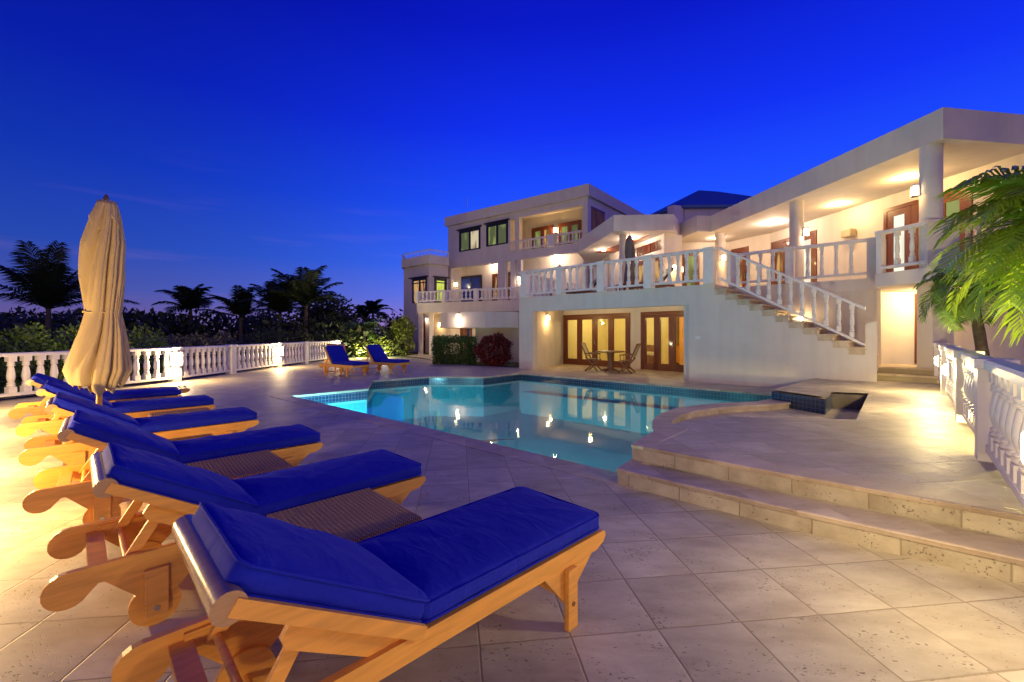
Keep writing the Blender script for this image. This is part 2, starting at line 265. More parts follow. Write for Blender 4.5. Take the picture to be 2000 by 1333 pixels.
# ------------------------------------------------------------------ mesh helper
class MB:
    def __init__(s): s.v = []; s.f = []; s.uv = None; s.sm = []
    def add(s, verts, faces, smooth=False):
        o = len(s.v); s.v += [tuple(x) for x in verts]; s.f += [tuple(i + o for i in f) for f in faces]; s.sm += [smooth] * len(faces); return s
    def box(s, x0, x1, y0, y1, z0, z1, bev=0, mtx=None):
        bm = bmesh.new(); bmesh.ops.create_cube(bm, size=1)
        for v in bm.verts: v.co = Vector(((x0 + x1) / 2 + v.co.x * (x1 - x0), (y0 + y1) / 2 + v.co.y * (y1 - y0), (z0 + z1) / 2 + v.co.z * (z1 - z0)))
        if bev: bmesh.ops.bevel(bm, geom=bm.edges[:], offset=bev, segments=2, profile=.6, affect='EDGES')
        bm.verts.index_update()
        vs = [(mtx @ v.co if mtx else v.co) for v in bm.verts]; s.add(vs, [[v.index for v in f.verts] for f in bm.faces]); bm.free(); return s
    def prism(s, poly, z0, z1, bev=0):
        n = len(poly); ar = sum(poly[i][0] * poly[(i + 1) % n][1] - poly[(i + 1) % n][0] * poly[i][1] for i in range(n))
        if ar < 0: poly = poly[::-1]
        bm = bmesh.new(); b = [bm.verts.new((p[0], p[1], z0)) for p in poly]; t = [bm.verts.new((p[0], p[1], z1)) for p in poly]
        bm.faces.new(b[::-1]); bm.faces.new(t)
        for i in range(n): bm.faces.new((b[i], b[(i + 1) % n], t[(i + 1) % n], t[i]))
        bm.normal_update()
        if n > 4: bmesh.ops.triangulate(bm, faces=[f for f in bm.faces if len(f.verts) > 4])
        bm.verts.index_update()
        s.add([v.co[:] for v in bm.verts], [[v.index for v in f.verts] for f in bm.faces]); bm.free(); return s
    def profile(s, pts, a, b, axis='y', mtx=None):
        """closed outline in (x,z), extruded along y from a to b"""
        n = len(pts); vs = [Vector((p[0], a, p[1])) for p in pts] + [Vector((p[0], b, p[1])) for p in pts]
        fs = [[i, (i + 1) % n, (i + 1) % n + n, i + n] for i in range(n)] + [list(range(n))[::-1], [i + n for i in range(n)]]
        if mtx: vs = [mtx @ v for v in vs]
        s.add(vs, fs); return s
    def tube(s, path, r, seg=8, smooth=True, caps=True):
        P = [Vector(p) for p in path]; rr = r if isinstance(r, (list, tuple)) else [r] * len(P); vs = []; fs = []
        up = Vector((0, 0, 1))
        for i, p in enumerate(P):
            d = (P[min(i + 1, len(P) - 1)] - P[max(i - 1, 0)]).normalized(); a = d.cross(up)
            if a.length < 1e-3: a = d.cross(Vector((1, 0, 0)))
            a.normalize(); b = d.cross(a)
            for k in range(seg): t = 2 * math.pi * k / seg; vs.append(p + (a * math.cos(t) + b * math.sin(t)) * rr[i])
        for i in range(len(P) - 1):
            for k in range(seg): fs.append([i * seg + k, i * seg + (k + 1) % seg, (i + 1) * seg + (k + 1) % seg, (i + 1) * seg + k])
        s.add(vs, fs, smooth)
        if caps: s.add([vs[k] for k in range(seg)], [list(range(seg))]); s.add(vs[-seg:], [list(range(seg))[::-1]])
        return s
    def lathe(s, prof, seg=12, c=(0, 0), smooth=True, caps=True):
        vs = []; fs = []; n = len(prof)
        for (r, z) in prof:
            for k in range(seg): t = 2 * math.pi * k / seg; vs.append((c[0] + r * math.cos(t), c[1] + r * math.sin(t), z))
        for i in range(n - 1):
            for k in range(seg): fs.append([i * seg + k, i * seg + (k + 1) % seg, (i + 1) * seg + (k + 1) % seg, (i + 1) * seg + k])
        s.add(vs, fs, smooth)
        if caps: s.add(vs[:seg], [list(range(seg))[::-1]]); s.add(vs[-seg:], [list(range(seg))])
        return s
    def strip(s, pts, z0, z1, closed=False):
        """vertical faces along pts with uv (length, height)"""
        if s.uv is None: s.uv = []
        l = 0; P = list(pts) + ([pts[0]] if closed else [])
        for a, b in zip(P[:-1], P[1:]):
            d = math.dist(a, b); za0, za1 = (z0, z1)
            s.add([(a[0], a[1], za0), (b[0], b[1], za0), (b[0], b[1], za1), (a[0], a[1], za1)], [[0, 1, 2, 3]])
            s.uv += [(l, za0), (l + d, za0), (l + d, za1), (l, za1)]; l += d
        return s
    def build(s, name, m, parent=None, mtx=None, pinv=None, **kw):
        me = bpy.data.meshes.new(name); vs = [mtx @ Vector(v) for v in s.v] if mtx else s.v
        me.from_pydata([tuple(v) for v in vs], [], s.f); me.polygons.foreach_set('use_smooth', s.sm)
        if s.uv:
            u = me.uv_layers.new(name='UVMap')
            for i, q in enumerate(s.uv): u.data[i].uv = q
        me.materials.append(M[m] if isinstance(m, str) else m); me.update()
        o = bpy.data.objects.new(name, me); COL.objects.link(o)
        if parent: attach(o, parent)
        for k, v in kw.items(): o[k] = v
        return o
def attach(o, parent):
    """parent keeping world coordinates (roots are only translated)"""
    o.parent = parent
    off = Vector(parent['_off']) if '_off' in parent else Vector((0, 0, 0))
    o.matrix_parent_inverse = Matrix.Translation(-off)
def tag(o, label, cat, group=None):
    o['label'] = label; o['category'] = cat
    if group: o['group'] = group
    return o
def thing(name, loc, label, cat, group=None, world_children=False, rz=0):
    o = bpy.data.objects.new(name, None); COL.objects.link(o); o.location = loc; o.rotation_euler.z = rz
    o.empty_display_size = .2
    if world_children: o['_off'] = tuple(loc)
    return tag(o, label, cat, group)
def struct(o): o['kind'] = 'structure'; return o
def copy_tree(o, parent=None):
    c = o.copy(); COL.objects.link(c)
    if parent is not None: c.parent = parent
    for ch in list(o.children): copy_tree(ch, c)
    return c
def frame(P, Q, z=0):
    """local frame: x along P->Q, y to the left of it, z up"""
    d = Vector((Q[0] - P[0], Q[1] - P[1], 0)).normalized(); n = Vector((-d.y, d.x, 0))
    return Matrix(((d.x, n.x, 0, P[0]), (d.y, n.y, 0, P[1]), (0, 0, 1, z), (0, 0, 0, 1)))
def su(P, Q, u):
    """distance along wall line P->Q at which the photo's column u meets it"""
    k = (u - 1000) / FPX; d = Vector((Q[0] - P[0], Q[1] - P[1])).normalized()
    return (k * P[1] - P[0]) / (d.x - k * d.y)
def on(P, Q, s, off=0):
    d = Vector((Q[0] - P[0], Q[1] - P[1])).normalized(); n = Vector((-d.y, d.x))
    return (P[0] + d.x * s + n.x * off, P[1] + d.y * s + n.y * off)
def wall(mb, P, Q, z0, z1, openings=(), thick=.25):
    """wall along P->Q, thickness to the left, with rectangular openings (s0,s1,za,zb)"""
    Lw = math.dist(P, Q); F = frame(P, Q)
    xs = sorted({0, Lw, *[min(max(o[0], 0), Lw) for o in openings], *[min(max(o[1], 0), Lw) for o in openings]})
    for a, b in zip(xs[:-1], xs[1:]):
        if b - a < 1e-4: continue
        ops = sorted([(max(o[2], z0), min(o[3], z1)) for o in openings if o[0] < (a + b) / 2 < o[1]]); z = z0
        for (za, zb) in ops:
            if za > z + 1e-4: mb.box(a, b, 0, thick, z, za, mtx=F)
            z = zb
        if z1 > z + 1e-4: mb.box(a, b, 0, thick, z, z1, mtx=F)
    return mb
def poly_sheet(name, outer, z, m, holes=()):
    bm = bmesh.new(); es = []
    for loop in [outer, *holes]:
        vs = [bm.verts.new((p[0], p[1], z if len(p) < 3 else p[2])) for p in loop]
        es += [bm.edges.new((vs[i], vs[(i + 1) % len(vs)])) for i in range(len(vs))]
    bmesh.ops.triangle_fill(bm, use_beauty=True, use_dissolve=False, edges=es, normal=(0, 0, 1))
    for f in bm.faces:
        if f.normal.z < 0: f.normal_flip()
    me = bpy.data.meshes.new(name); bm.to_mesh(me); bm.free(); me.materials.append(M[m]); o = bpy.data.objects.new(name, me); COL.objects.link(o); return o

# ------------------------------------------------------------------ balusters, railings, lamps
def baluster_mb(h, wd=.075, seg=10, fine=True):
    b = MB(); q = wd / 2
    b.box(-q, q, -q, q, 0, h * .17); b.box(-q, q, -q, q, h * .86, h)
    pr = [(.62, .17), (.90, .19), (.90, .22), (.62, .235), (.86, .25), (.86, .275), (.60, .29), (.72, .33), (.88, .40), (.92, .46), (.84, .56), (.66, .68), (.56, .73), (.86, .745), (.86, .77), (.58, .785), (.80, .80), (.80, .825), (.62, .84), (.78, .86)]
    if not fine: pr = pr[::3] + [pr[-1]]
    b.lathe([(r * q * 1.15, z * h) for r, z in pr], seg, caps=False); return b
_bal = {}
def bal_mesh(h, wd, m, fine):
    k = (round(h, 2), wd, m, fine)
    if k not in _bal:
        me = bpy.data.meshes.new('baluster'); b = baluster_mb(h, wd, 10 if fine else 6, fine); me.from_pydata(b.v, [], b.f); me.polygons.foreach_set('use_smooth', b.sm); me.materials.append(M[m]); _bal[k] = me
    return _bal[k]
def balustrade(root, P, Q, z, h, piers, spacing=.22, pw=.2, bw=.075, slope=0, m='white_paint', fine=True, part=None, rail_w=.15, skip=None):
    """railing from P to Q at height z: rails in one part, every pier and baluster a part. piers = distances along."""
    Lr = math.dist(P, Q); F = frame(P, Q)
    top = MB(); bot = MB()
    zt = lambda x: z + slope * x
    rise = zt(Lr) - zt(0)
    def rail(mb, y, za, zb, bev):
        vs = []
        for x in (0, Lr):
            for (yy, zz) in ((-y, za), (y, za), (y, zb - bev), (y - bev, zb), (-y + bev, zb), (-y, zb - bev)): vs.append(F @ Vector((x, yy, zt(x) + zz)))
        n = 6; mb.add(vs, [[i, (i + 1) % n, (i + 1) % n + n, i + n] for i in range(n)] + [[5, 4, 3, 2, 1, 0], [6, 7, 8, 9, 10, 11]])
    rail(top, rail_w / 2, h - .075, h, .02); rail(bot, rail_w * .42, .09, .15, .01)
    par = root
    if part: par = top.build(part, m, root); bot.build('bottom_rail', m, par)
    else: top.build('top_rail', m, root); bot.build('bottom_rail', m, root)
    for s in piers:
        pb = MB(); x, y = on(P, Q, s); zz = zt(s)
        F2 = frame((x, y), (x + F[0][0], y + F[1][0]))
        pb.box(-pw / 2, pw / 2, -pw / 2, pw / 2, zz, zz + h - .08, mtx=F2); pb.box(-pw / 2 - .02, pw / 2 + .02, -pw / 2 - .02, pw / 2 + .02, zz + h - .077, zz + h + .012, .008, mtx=F2)
        pb.build('pier', m, par)
    ends = sorted(set([0, *piers, Lr])); me = bal_mesh(h - .225, bw, m, fine); rz = math.atan2(Q[1] - P[1], Q[0] - P[0])
    for a, b in zip(ends[:-1], ends[1:]):
        g0 = a + (pw / 2 if a in piers else 0); g1 = b - (pw / 2 if b in piers else 0); n = max(1, int(round((g1 - g0) / spacing)) - 1) if g1 - g0 > spacing * .9 else 0
        for i in range(n):
            s = g0 + (g1 - g0) * (i + 1) / (n + 1)
            if skip and skip(s): continue
            o = bpy.data.objects.new('baluster', me); COL.objects.link(o); x, y = on(P, Q, s); o.location = (x, y, zt(s) + .15); o.rotation_euler.z = rz; attach(o, par)
    return par
def wall_lamp(root, x, y, z, nx, ny, watts, color=WARM, s=1.0, shade='shade', light=True, dz=-.12, off=.16):
    """bracket lantern on a wall whose outward normal is (nx,ny)"""
    F = frame((x, y), (x + ny, y - nx)); F = Matrix(((ny, nx, 0, x), (-nx, ny, 0, y), (0, 0, 1, z), (0, 0, 0, 1)))
    b = MB(); b.box(-.05 * s, .05 * s, 0, .02, -.12 * s, .14 * s, mtx=F); b.box(-.075 * s, .075 * s, .02, .14 * s, .11 * s, .135 * s, mtx=F)
    for sx in (-1, 1): b.box(sx * .066 * s - .006, sx * .066 * s + .006, .125 * s, .138 * s, -.11 * s, .11 * s, mtx=F)
    b.box(-.075 * s, .075 * s, .02, .14 * s, -.125 * s, -.11 * s, mtx=F)
    o = b.build('wall_lamp', 'steel', root)
    g = MB(); g.box(-.048 * s, .048 * s, .035 * s, .115 * s, -.10 * s, .10 * s, .01, mtx=F); g.build('lamp_glass', shade, o)
    if light:
        l = lamp_light((x + nx * (off + .02), y + ny * (off + .02), z + dz), watts, color); attach(l, root)
    return o
def bulkhead(root, x, y, z, nx, ny, watts, color=WARM, k=1.0):
    F = Matrix(((ny, nx, 0, x), (-nx, ny, 0, y), (0, 0, 1, z), (0, 0, 0, 1)))
    b = MB(); b.box(-.075 * k, .075 * k, 0, .03, -.10 * k, .10 * k, .01, mtx=F); o = b.build('deck_lamp', 'white_paint', root)
    g = MB(); g.box(-.05 * k, .05 * k, .03, .03 + .04 * k, -.07 * k, .07 * k, .015, mtx=F); g.build('lamp_glass', 'bright_bulb', o)
    l = lamp_light((x + nx * (.10 + .06 * k), y + ny * (.10 + .06 * k), z - .02), watts, color, .06); attach(l, root)

# ================================================================== ground, deck, pool
e_ = Vector((.73, -.684)).normalized(); n_ = Vector((.684, .73)).normalized()
POOL = [(-4.92, 9.6), (-3.6, 10.8), (-4.08, 12.66), (-2.64, 13.84), (-.9, 13.75), (.28, 15.06), (6.3, 9.58), (5.01, 8.39)]
ARC = []      # outer face of the curved spa weir, from the tiled block round to the near platform corner
for p in [(4.6, 8.12), (4.05, 7.98), (3.45, 7.78), (2.85, 7.42), (2.38, 6.90), (2.08, 6.35), (1.90, 5.80), (1.78, 5.20)]: ARC.append(p)
POOL += ARC + [(1.06, 4.30)]
deck_outer = [(-10.55, 8.6), (-9.75, 12.5), (-9.55, 23.6), (-5.5, 24.2), (-3.4, 20.9), (-1.9, 18.75), (.2, 17.3), (3, 21), (12, 14), (13, 4), (9, -4), (-3.0, -3.4), (-4.2, 2.1)]
deck = struct(poly_sheet('pool_deck', deck_outer, 0.0, 'deck', [POOL]))
ground = struct(poly_sheet('ground', [(-900, -200), (900, -200), (900, 1500), (-900, 1500)], -.9, 'ground', [[(-11.2, 8), (-4.4, 1.2), (-3.4, -5), (14, -6), (16, 30), (-11.2, 30)]]))
sub = struct(poly_sheet('lawn', [(-9.4, 23.6), (-5.5, 24.2), (-3.4, 20.9), (-1.9, 18.75), (.2, 17.3), (.5, 22), (0, 24), (-5.2, 27.2), (-9, 33), (-13, 33), (-13, 23.6)], -.012, 'grass'))
bed = struct(poly_sheet('lawn', [(-1.0, 16), (.3, 17.3), (14, 6), (40, 0), (60, 60), (-60, 60), (-11.2, 33), (-9, 33), (-5.2, 27.2)], -.03, 'grass')); bed.name = 'garden_ground'
g2 = MB(); g2.strip([(-11.2, 30), (-11.2, 8), (-4.4, 1.2), (-3.4, -5), (14, -6), (16, 30)], -1.2, -.05); struct(g2.build('retaining_wall', 'stucco'))
struct(poly_sheet('garden_ground', [(-11.2, 8), (-4.4, 1.2), (-3.4, -5), (14, -6), (16, 30), (-11.2, 30)], -.06, 'ground', [POOL]))
path = struct(poly_sheet('path', [(-4.9, 24.0), (-3.6, 21.1), (-2.0, 18.9), (-1.7, 19.3), (-3.5, 22.6), (-4.2, 27.5), (-6.2, 27.9), (-6.4, 26.2)], .004, 'deck'))

def offset_poly(P, d):
    n = len(P); out = []; ar = sum(P[i][0] * P[(i + 1) % n][1] - P[(i + 1) % n][0] * P[i][1] for i in range(n)); sg = 1 if ar > 0 else -1
    for i in range(n):
        a, b, c = Vector(P[i - 1]), Vector(P[i]), Vector(P[(i + 1) % n]); d1 = (b - a).normalized(); d2 = (c - b).normalized()
        n1 = Vector((d1.y, -d1.x)) * sg; n2 = Vector((d2.y, -d2.x)) * sg; m = (n1 + n2); m = m / max(m.length_squared, .3) * 2 * .5 * 1.0
        m = (n1 + n2) / (1 + max(n1.dot(n2), -.5)); out.append((b.x + m.x * d, b.y + m.y * d))
    return out
# coping of the pool: a low bull-nosed band along the free edges
cop = MB(); O1 = offset_poly(POOL, .30); I1 = offset_poly(POOL, -.025)
for i in list(range(0, 6)) + [len(POOL) - 1]:
    j = (i + 1) % len(POOL); a, b, c, d = O1[i], O1[j], I1[j], I1[i]
    if i == len(POOL) - 1: pass
    cop.prism([a, b, c, d], -.045, .005)
struct(cop.build('pool_coping', 'coping'))
# basin
bs = MB(); bs.strip(POOL, -1.25, -.26, True); basin = bs.build('pool', 'wet_shell'); struct(basin)
fl = poly_sheet('pool_floor', POOL, -1.25, 'floor_shell'); struct(fl)
tb = MB(); tb.strip(POOL, -.26, -.02, True); struct(tb.build('pool_tile_band', 'pool_tile'))
# underwater bench along the far side
b1 = MB(); Fb = frame((6.0, 9.75), (.5, 14.77)); b1.box(0, 7.3, -.02, .45, -1.25, -.55, mtx=Fb); struct(b1.build('pool_bench', 'wet_shell'))
wat = poly_sheet('pool_water', POOL, -.155, 'water'); struct(wat)
# underwater lamps in the pool wall: left one real, rest added as general fill
def pool_lamp(x, y, wt, col):
    b = MB(); b.box(-.14, .14, -.03, .0, -.62, -.38, .01, mtx=frame((x, y), (x + .75, y - .66))); o = struct(b.build('pool_lamp', 'bulb_dim')); lamp_light((x + .12, y + .13, -.5), wt, col, .06, 'underwater_light')
for q in ((-3.85, 8.68, 260, (.45, .85, 1)), (-2.6, 7.57, 150, (.35, .88, 1)), (-1.0, 6.15, 150, (.35, .95, .95)), (.4, 4.92, 80, (.5, 1, .75))): pool_lamp(*q)
# dark mosaics lie on the pool floor
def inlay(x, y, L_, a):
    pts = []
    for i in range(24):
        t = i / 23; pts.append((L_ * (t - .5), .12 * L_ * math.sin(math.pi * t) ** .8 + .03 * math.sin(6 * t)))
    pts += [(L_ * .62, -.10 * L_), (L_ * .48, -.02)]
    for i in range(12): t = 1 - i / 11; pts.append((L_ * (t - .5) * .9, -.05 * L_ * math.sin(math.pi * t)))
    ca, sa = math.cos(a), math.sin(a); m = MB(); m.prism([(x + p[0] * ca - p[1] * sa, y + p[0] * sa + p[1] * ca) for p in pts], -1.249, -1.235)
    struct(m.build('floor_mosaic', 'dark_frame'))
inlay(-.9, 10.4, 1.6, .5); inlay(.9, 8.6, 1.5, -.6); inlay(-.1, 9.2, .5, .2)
# raised spa terrace: two steps up
PIT = [(5.01, 8.39), (5.34, 7.42), (5.93, 8.06), (6.44, 7.86), (4.35, 5.50), (2.86, 5.70), (2.14, 5.40)]
UP = [(1.19, 4.29), (2.13, 3.42), (3.09, 2.62), (4.3, 1.62), (9, 1.5), (13, 7), (13, 11.6), (8.7, 11.6), (8.0, 9.95), (7.35, 10.52)] + PIT + [(1.76, 5.10)]
LOW = [(.98, 4.02), (1.91, 3.17), (2.85, 2.40), (4.2, 1.25), (9, 1.0), (9, 1.6), (4.3, 1.7), (3.09, 2.72), (2.13, 3.52), (1.25, 4.36)]
up = MB(); up.prism(UP, -.02, .262); struct(up.build('raised_terrace', 'step_top'))
top_s = poly_sheet('raised_terrace_paving', UP, .300, 'deck'); struct(top_s)
rs = MB(); rs.strip([(4.3, 1.617), (3.09, 2.617), (2.13, 3.417), (1.187, 4.288), (1.757, 5.10)], .15, .262); struct(rs.build('step_riser', 'riser'))
lw = MB(); lw.prism(LOW, -.02, .112); struct(lw.build('step', 'step_top'))
rs2 = MB(); rs2.strip([(4.2, 1.247), (2.85, 2.397), (1.91, 3.167), (.977, 4.018), (1.25, 4.366)], 0, .112); struct(rs2.build('step_riser', 'riser'))
def nosing(name, path, wdt, z, th, inner, m='coping'):
    """bull-nosed tread edge: rounded front bar plus flat strip behind, along path"""
    b = MB(); P = [Vector((p[0], p[1])) for p in path]
    outs = []
    for i in range(len(P)):
        d = (P[min(i + 1, len(P) - 1)] - P[max(i - 1, 0)]).normalized(); outs.append(Vector((-d.y, d.x)) * inner)
    prof = [(-.018, -th * .5), (-.022, -th * .25), (-.016, -th * .08), (0, 0), (wdt - .02, 0), (wdt, -.006), (wdt, -th), (-.012, -th)]
    vs = []; n = len(prof)
    for p, o in zip(P, outs):
        for (q, zz) in prof: vs.append((p.x + o.x * q, p.y + o.y * q, z + zz))
    fs = []
    for i in range(len(P) - 1):
        for k in range(n): fs.append([i * n + k, i * n + (k + 1) % n, (i + 1) * n + (k + 1) % n, (i + 1) * n + k])
    b.add(vs, fs); b.add(vs[:n], [list(range(n))]); b.add(vs[-n:], [list(range(n))[::-1]])
    return struct(b.build(name, m))
nosing('step_tread', [(4.2, 1.25), (2.85, 2.40), (1.91, 3.17), (.98, 4.02), (1.26, 4.39)], .30, .150, .040, -1)
nosing('raised_terrace_edge', [(4.3, 1.62), (3.09, 2.62), (2.13, 3.42), (1.19, 4.29), (1.76, 5.10)], .30, .302, .038, -1)
# spa
sp = MB(); ring_in = [(1.95, 5.30), (2.10, 5.78), (2.28, 6.28), (2.56, 6.75), (2.98, 7.16), (3.52, 7.48), (4.08, 7.68), (4.62, 7.82), (5.12, 8.04)]
spa_loop = ring_in[::-1] + [(2.14, 5.38), (2.86, 5.70), (4.35, 5.50), (6.44, 7.86), (5.93, 8.06), (5.34, 7.42)]
spw = poly_sheet('spa_water', spa_loop, -.16, 'water'); struct(spw)
M['spa_shell'] = mat('spa_shell', (.06, .14, .13), .5, nscale=2, namt=.2)
spf = poly_sheet('spa_floor', spa_loop, -.7, 'spa_shell'); struct(spf)
s2 = MB(); s2.strip([ring_in[-1], (5.34, 7.42), (5.93, 8.06)], -.7, .262); s2.strip([(5.02, 8.41), (5.05, 8.2)], -.7, .262); struct(s2.build('spa_tile_wall', 'pool_tile'))
s3 = MB(); s3.strip([(5.93, 8.06), (6.44, 7.86), (4.35, 5.50), (2.86, 5.70), (2.14, 5.38)], -.7, .262); struct(s3.build('spa_wall', 'riser'))
# block behind tile corner: coloured tile also on the pool side
s4 = MB(); s4.strip([(6.32, 9.60), (5.0, 8.385), (5.335, 7.415), (5.925, 8.052)], -.3, .262); struct(s4.build('spa_block_tiles', 'pool_tile'))
# curved weir
wr = MB(); Aouter = [(5.02, 8.42)] + ARC; n = len(Aouter)
vi = [ring_in[::-1][i] for i in range(9)]
for i in range(8):
    a, b, c, d = Aouter[i], Aouter[i + 1], vi[i + 1], vi[i]
    wr.prism([a, b, c, d], -1.2, .075)
wr_o = wr.build('spa_weir', 'coping'); struct(wr_o)
cp = MB()
for i in range(8):
    def ex(p, q, k): v = Vector(p) - Vector(q); return tuple(Vector(p) + v.normalized() * k)
    a, b = ex(Aouter[i], vi[i], .03), ex(Aouter[i + 1], vi[i + 1], .03); c, d = ex(vi[i + 1], Aouter[i + 1], .03), ex(vi[i], Aouter[i], .03)
    cp.prism([a, b, c, d], .076, .115)
struct(cp.build('spa_weir_coping', 'coping'))

# ================================================================== villa
V = thing('villa', (4, 18, 0), 'large white stucco villa with lit rooms, verandas and outside stairs beyond the pool', 'villa', world_children=True)
F0 = (.28, 17.0); F1 = on(F0, (5.08, 12.5), 20); FA = (5.59, 12.02)
FE = (8.96, 8.86); FP = (F0[0] + e_.x * 12, F0[1] + e_.y * 12)
sA = su(F0, FP, 1395); sB = su(F0, FP, 1690); sC = su(F0, FP, 1712); sO0 = su(F0, FP, 1040); sO1 = su(F0, FP, 1345)
ZT = 2.75
w_ = MB(); wall(w_, F0, FP and on(F0, FP, sA), 0, ZT, [(sO0, sO1, -.1, 2.2)], .28); w_.build('wall', 'stucco', V)
# stair flight with wall under it
NS = 12; rise = (ZT - .9) / NS; run = (sB - sA) / (NS - 1)
F = frame(F0, FP)
st_wall = []; prof = [(sA, 0), (sC, 0), (sC, 1.62), (sB + .02, 1.62)]
zz = ZT
pr2 = [(sA, -.01), (sC, -.01), (sC, 1.66), (sB, 1.60), (sB, .86)]
for i in range(NS - 1, 0, -1):
    z = ZT - rise * i - .12; pr2 += [(sA + run * i, z), (sA + run * (i - 1), z)] if False else [(sA + run * i, ZT - rise * i - .10), (sA + run * (i - 1), ZT - rise * i - .10)]
pr2 += [(sA, ZT - .3)]
m_ = MB(); m_.profile(pr2, 0, .2, mtx=F); m_.build('stair_wall', 'stucco', V)
stp = MB()
for i in range(1, NS): stp.box(sA + run * (i - 1) - .02, sA + run * i + .03, -.03, 1.3, ZT - rise * i - .045, ZT - rise * i, mtx=F); stp.box(sA + run * (i - 1), sA + run * i - .002, -.012, 1.3, ZT - rise * i - .16, ZT - rise * i - .048, mtx=F)
stp.box(sB - .02, sC - .02, .2, 1.3, .5, .9, mtx=F)
stp.build('stairs', 'coping', V)
# terrace slab
def off_pt(P, s, o): return on(F0, FP, s, o)
TER = [on(F0, FP, .02, .06), on(F0, FP, sA, .06), (6.5, 13.0), (9.0, 10.62), (8.36, 10.02), (8.58, 8.92), (9.0, 8.80), (13, 9.35), (14, 22), (4.5, 25.5), (3.35, 21.4)]
ts = MB(); ts.prism(TER, 2.45, ZT - .004); ts.build('terrace_slab', 'stucco_trim', V)
# trim line above facade is the slab edge; recess walls
B0, B1 = (2.3, 19.4), (6.5, 14.6)
s_d1, s_d1b = su(B0, B1, 1101), su(B0, B1, 1231); s_d2 = su(B0, B1, 1252); s_d2b = s_d2 + 2.5
B1 = on(B0, B1, 8.0)
w_ = MB(); wall(w_, B0, B1, 0, 2.45, [(s_d1, s_d1b, -.1, 2.17), (s_d2, s_d2b, -.1, 2.17)], .2)
wall(w_, (.85, 16.75), B0, 0, 2.45, thick=.2); wall(w_, on(F0, FP, sO1 + .02, .1), on(F0, FP, sO1 + .02, 3.4), 0, 2.45, thick=.2)
_p = on(F0, FP, .152, .285); wall(w_, _p, (2.05, 19.5), 0, 2.445, thick=.15)
w_.build('recess_wall', 'stucco', V)
def door(P, Q, s0, s1, z0, z1, leaves, panes, fm='mahogany', y0=-.03, dep=.1, stile=.11, fr=.09, bot=.24, name='french_door', mid=False, handle=True, muntin=None, par=None):
    F = frame(P, Q); b = MB(); y1 = y0 + dep
    b.box(s0, s0 + fr, y0, y1, z0, z1, mtx=F); b.box(s1 - fr, s1, y0, y1, z0, z1, mtx=F); b.box(s0 + fr, s1 - fr, y0, y1, z1 - fr * 1.1, z1, mtx=F)
    wl = (s1 - s0 - 2 * fr) / leaves; ps = []; ya, yb = y0 + .015, y1 - .02
    for i in range(leaves):
        a = s0 + fr + wl * i + .004; c = a + wl - .008; zt = z1 - fr * 1.1 - .004
        b.box(a, a + stile, ya, yb, z0, zt, mtx=F); b.box(c - stile, c, ya, yb, z0, zt, mtx=F)
        b.box(a + stile, c - stile, ya, yb, z0, z0 + bot, mtx=F); b.box(a + stile, c - stile, ya, yb, zt - stile, zt, mtx=F)
        if mid: zm = z0 + (z1 - z0) * mid; b.box(a + stile, c - stile, ya + .01, yb - .01, zm, zm + .03, mtx=F)
        ps.append((a + stile, c - stile, z0 + bot, zt - stile))
    o = b.build(name, fm, par or V)
    for i, (a, c, za, zb) in enumerate(ps):
        p = MB(); ym = (ya + yb) / 2; p.box(a - .005, c + .005, ym - .006, ym + .006, za - .005, zb + .005, mtx=F); p.build('pane', panes[i % len(panes)], o)
    if handle:
        h = MB(); c = s0 + fr + wl * (leaves // 2 if leaves > 1 else .85); hz = z0 + (z1 - z0) * .46
        h.box(c + .03, c + .055, y0 - .035, y0 + .02, hz - .09, hz + .09, mtx=F); h.build('handle', 'steel', o)
    return o
door(B0, B1, s_d1, s_d1b, 0.005, 2.17, 4, ['glass'], stile=.12, bot=.26)
door(B0, B1, s_d2, s_d2b, 0.005, 2.17, 4, ['glass'], stile=.12, bot=.26)
# room behind the two big doors
FB = frame(B0, B1)
rm = MB(); rm.box(-.4, 7.6, 3.6, 3.7, 0, 2.45, mtx=FB); rm.box(-.5, -.4, .2, 3.6, 0, 2.45, mtx=FB); rm.box(7.6, 7.7, .2, 3.6, 0, 2.45, mtx=FB); rm.box((s_d1b + s_d2) / 2 - .05, (s_d1b + s_d2) / 2 + .05, 1.9, 3.6, 0, 2.45, mtx=FB)
rm.build('room_wall', 'room', V)
rf = MB(); rf.box(-.5, 7.7, -.02, 3.7, -.05, .012, mtx=FB); rf.build('room_floor', 'room_floor', V)
rl = MB(); rl.box(s_d2 + 1.0, s_d2 + 2.6, 3.55, 3.597, .02, 2.4, mtx=FB); rl.build('painted_panel', 'lime_wall', V)
rw = MB(); rw.box(s_d2 + .1, s_d2 + .75, 2.7, 3.55, .02, 2.1, mtx=FB); rw.build('cupboard', 'teak', V)
for s in (.9, 3.0, 5.6): attach(lamp_light(tuple(FB @ Vector((s, 1.8, 2.2))), 75, (1, .80, .42), .05), V)
attach(lamp_light(tuple(FB @ Vector((4.9, 1.2, 2.1))), 30, (1, .80, .42), .05), V)
def local_box_thing(name, label, cat, F, parts, group=None):
    t = thing(name, tuple(F.translation), label, cat, group, rz=math.atan2(F[1][0], F[0][0]))
    for (pn, m, boxes) in parts:
        b = MB()
        for q in boxes: b.box(*q)
        b.build(pn, m, t)
    return t
def Fat(Fm, x, y, z=0): G = Fm.copy(); v = Fm @ Vector((x, y, z)); G.translation = v; return G
local_box_thing('framed_picture', 'tall framed picture on the cream room wall behind the left glass door', 'picture', Fat(FB, 1.45, 3.56, 1.2), [('frame', 'mahogany', [(-.26, .26, -.03, .03, -.4, .4)]), ('print', 'picture', [(-.19, .19, -.036, -.031, -.32, .32)])])
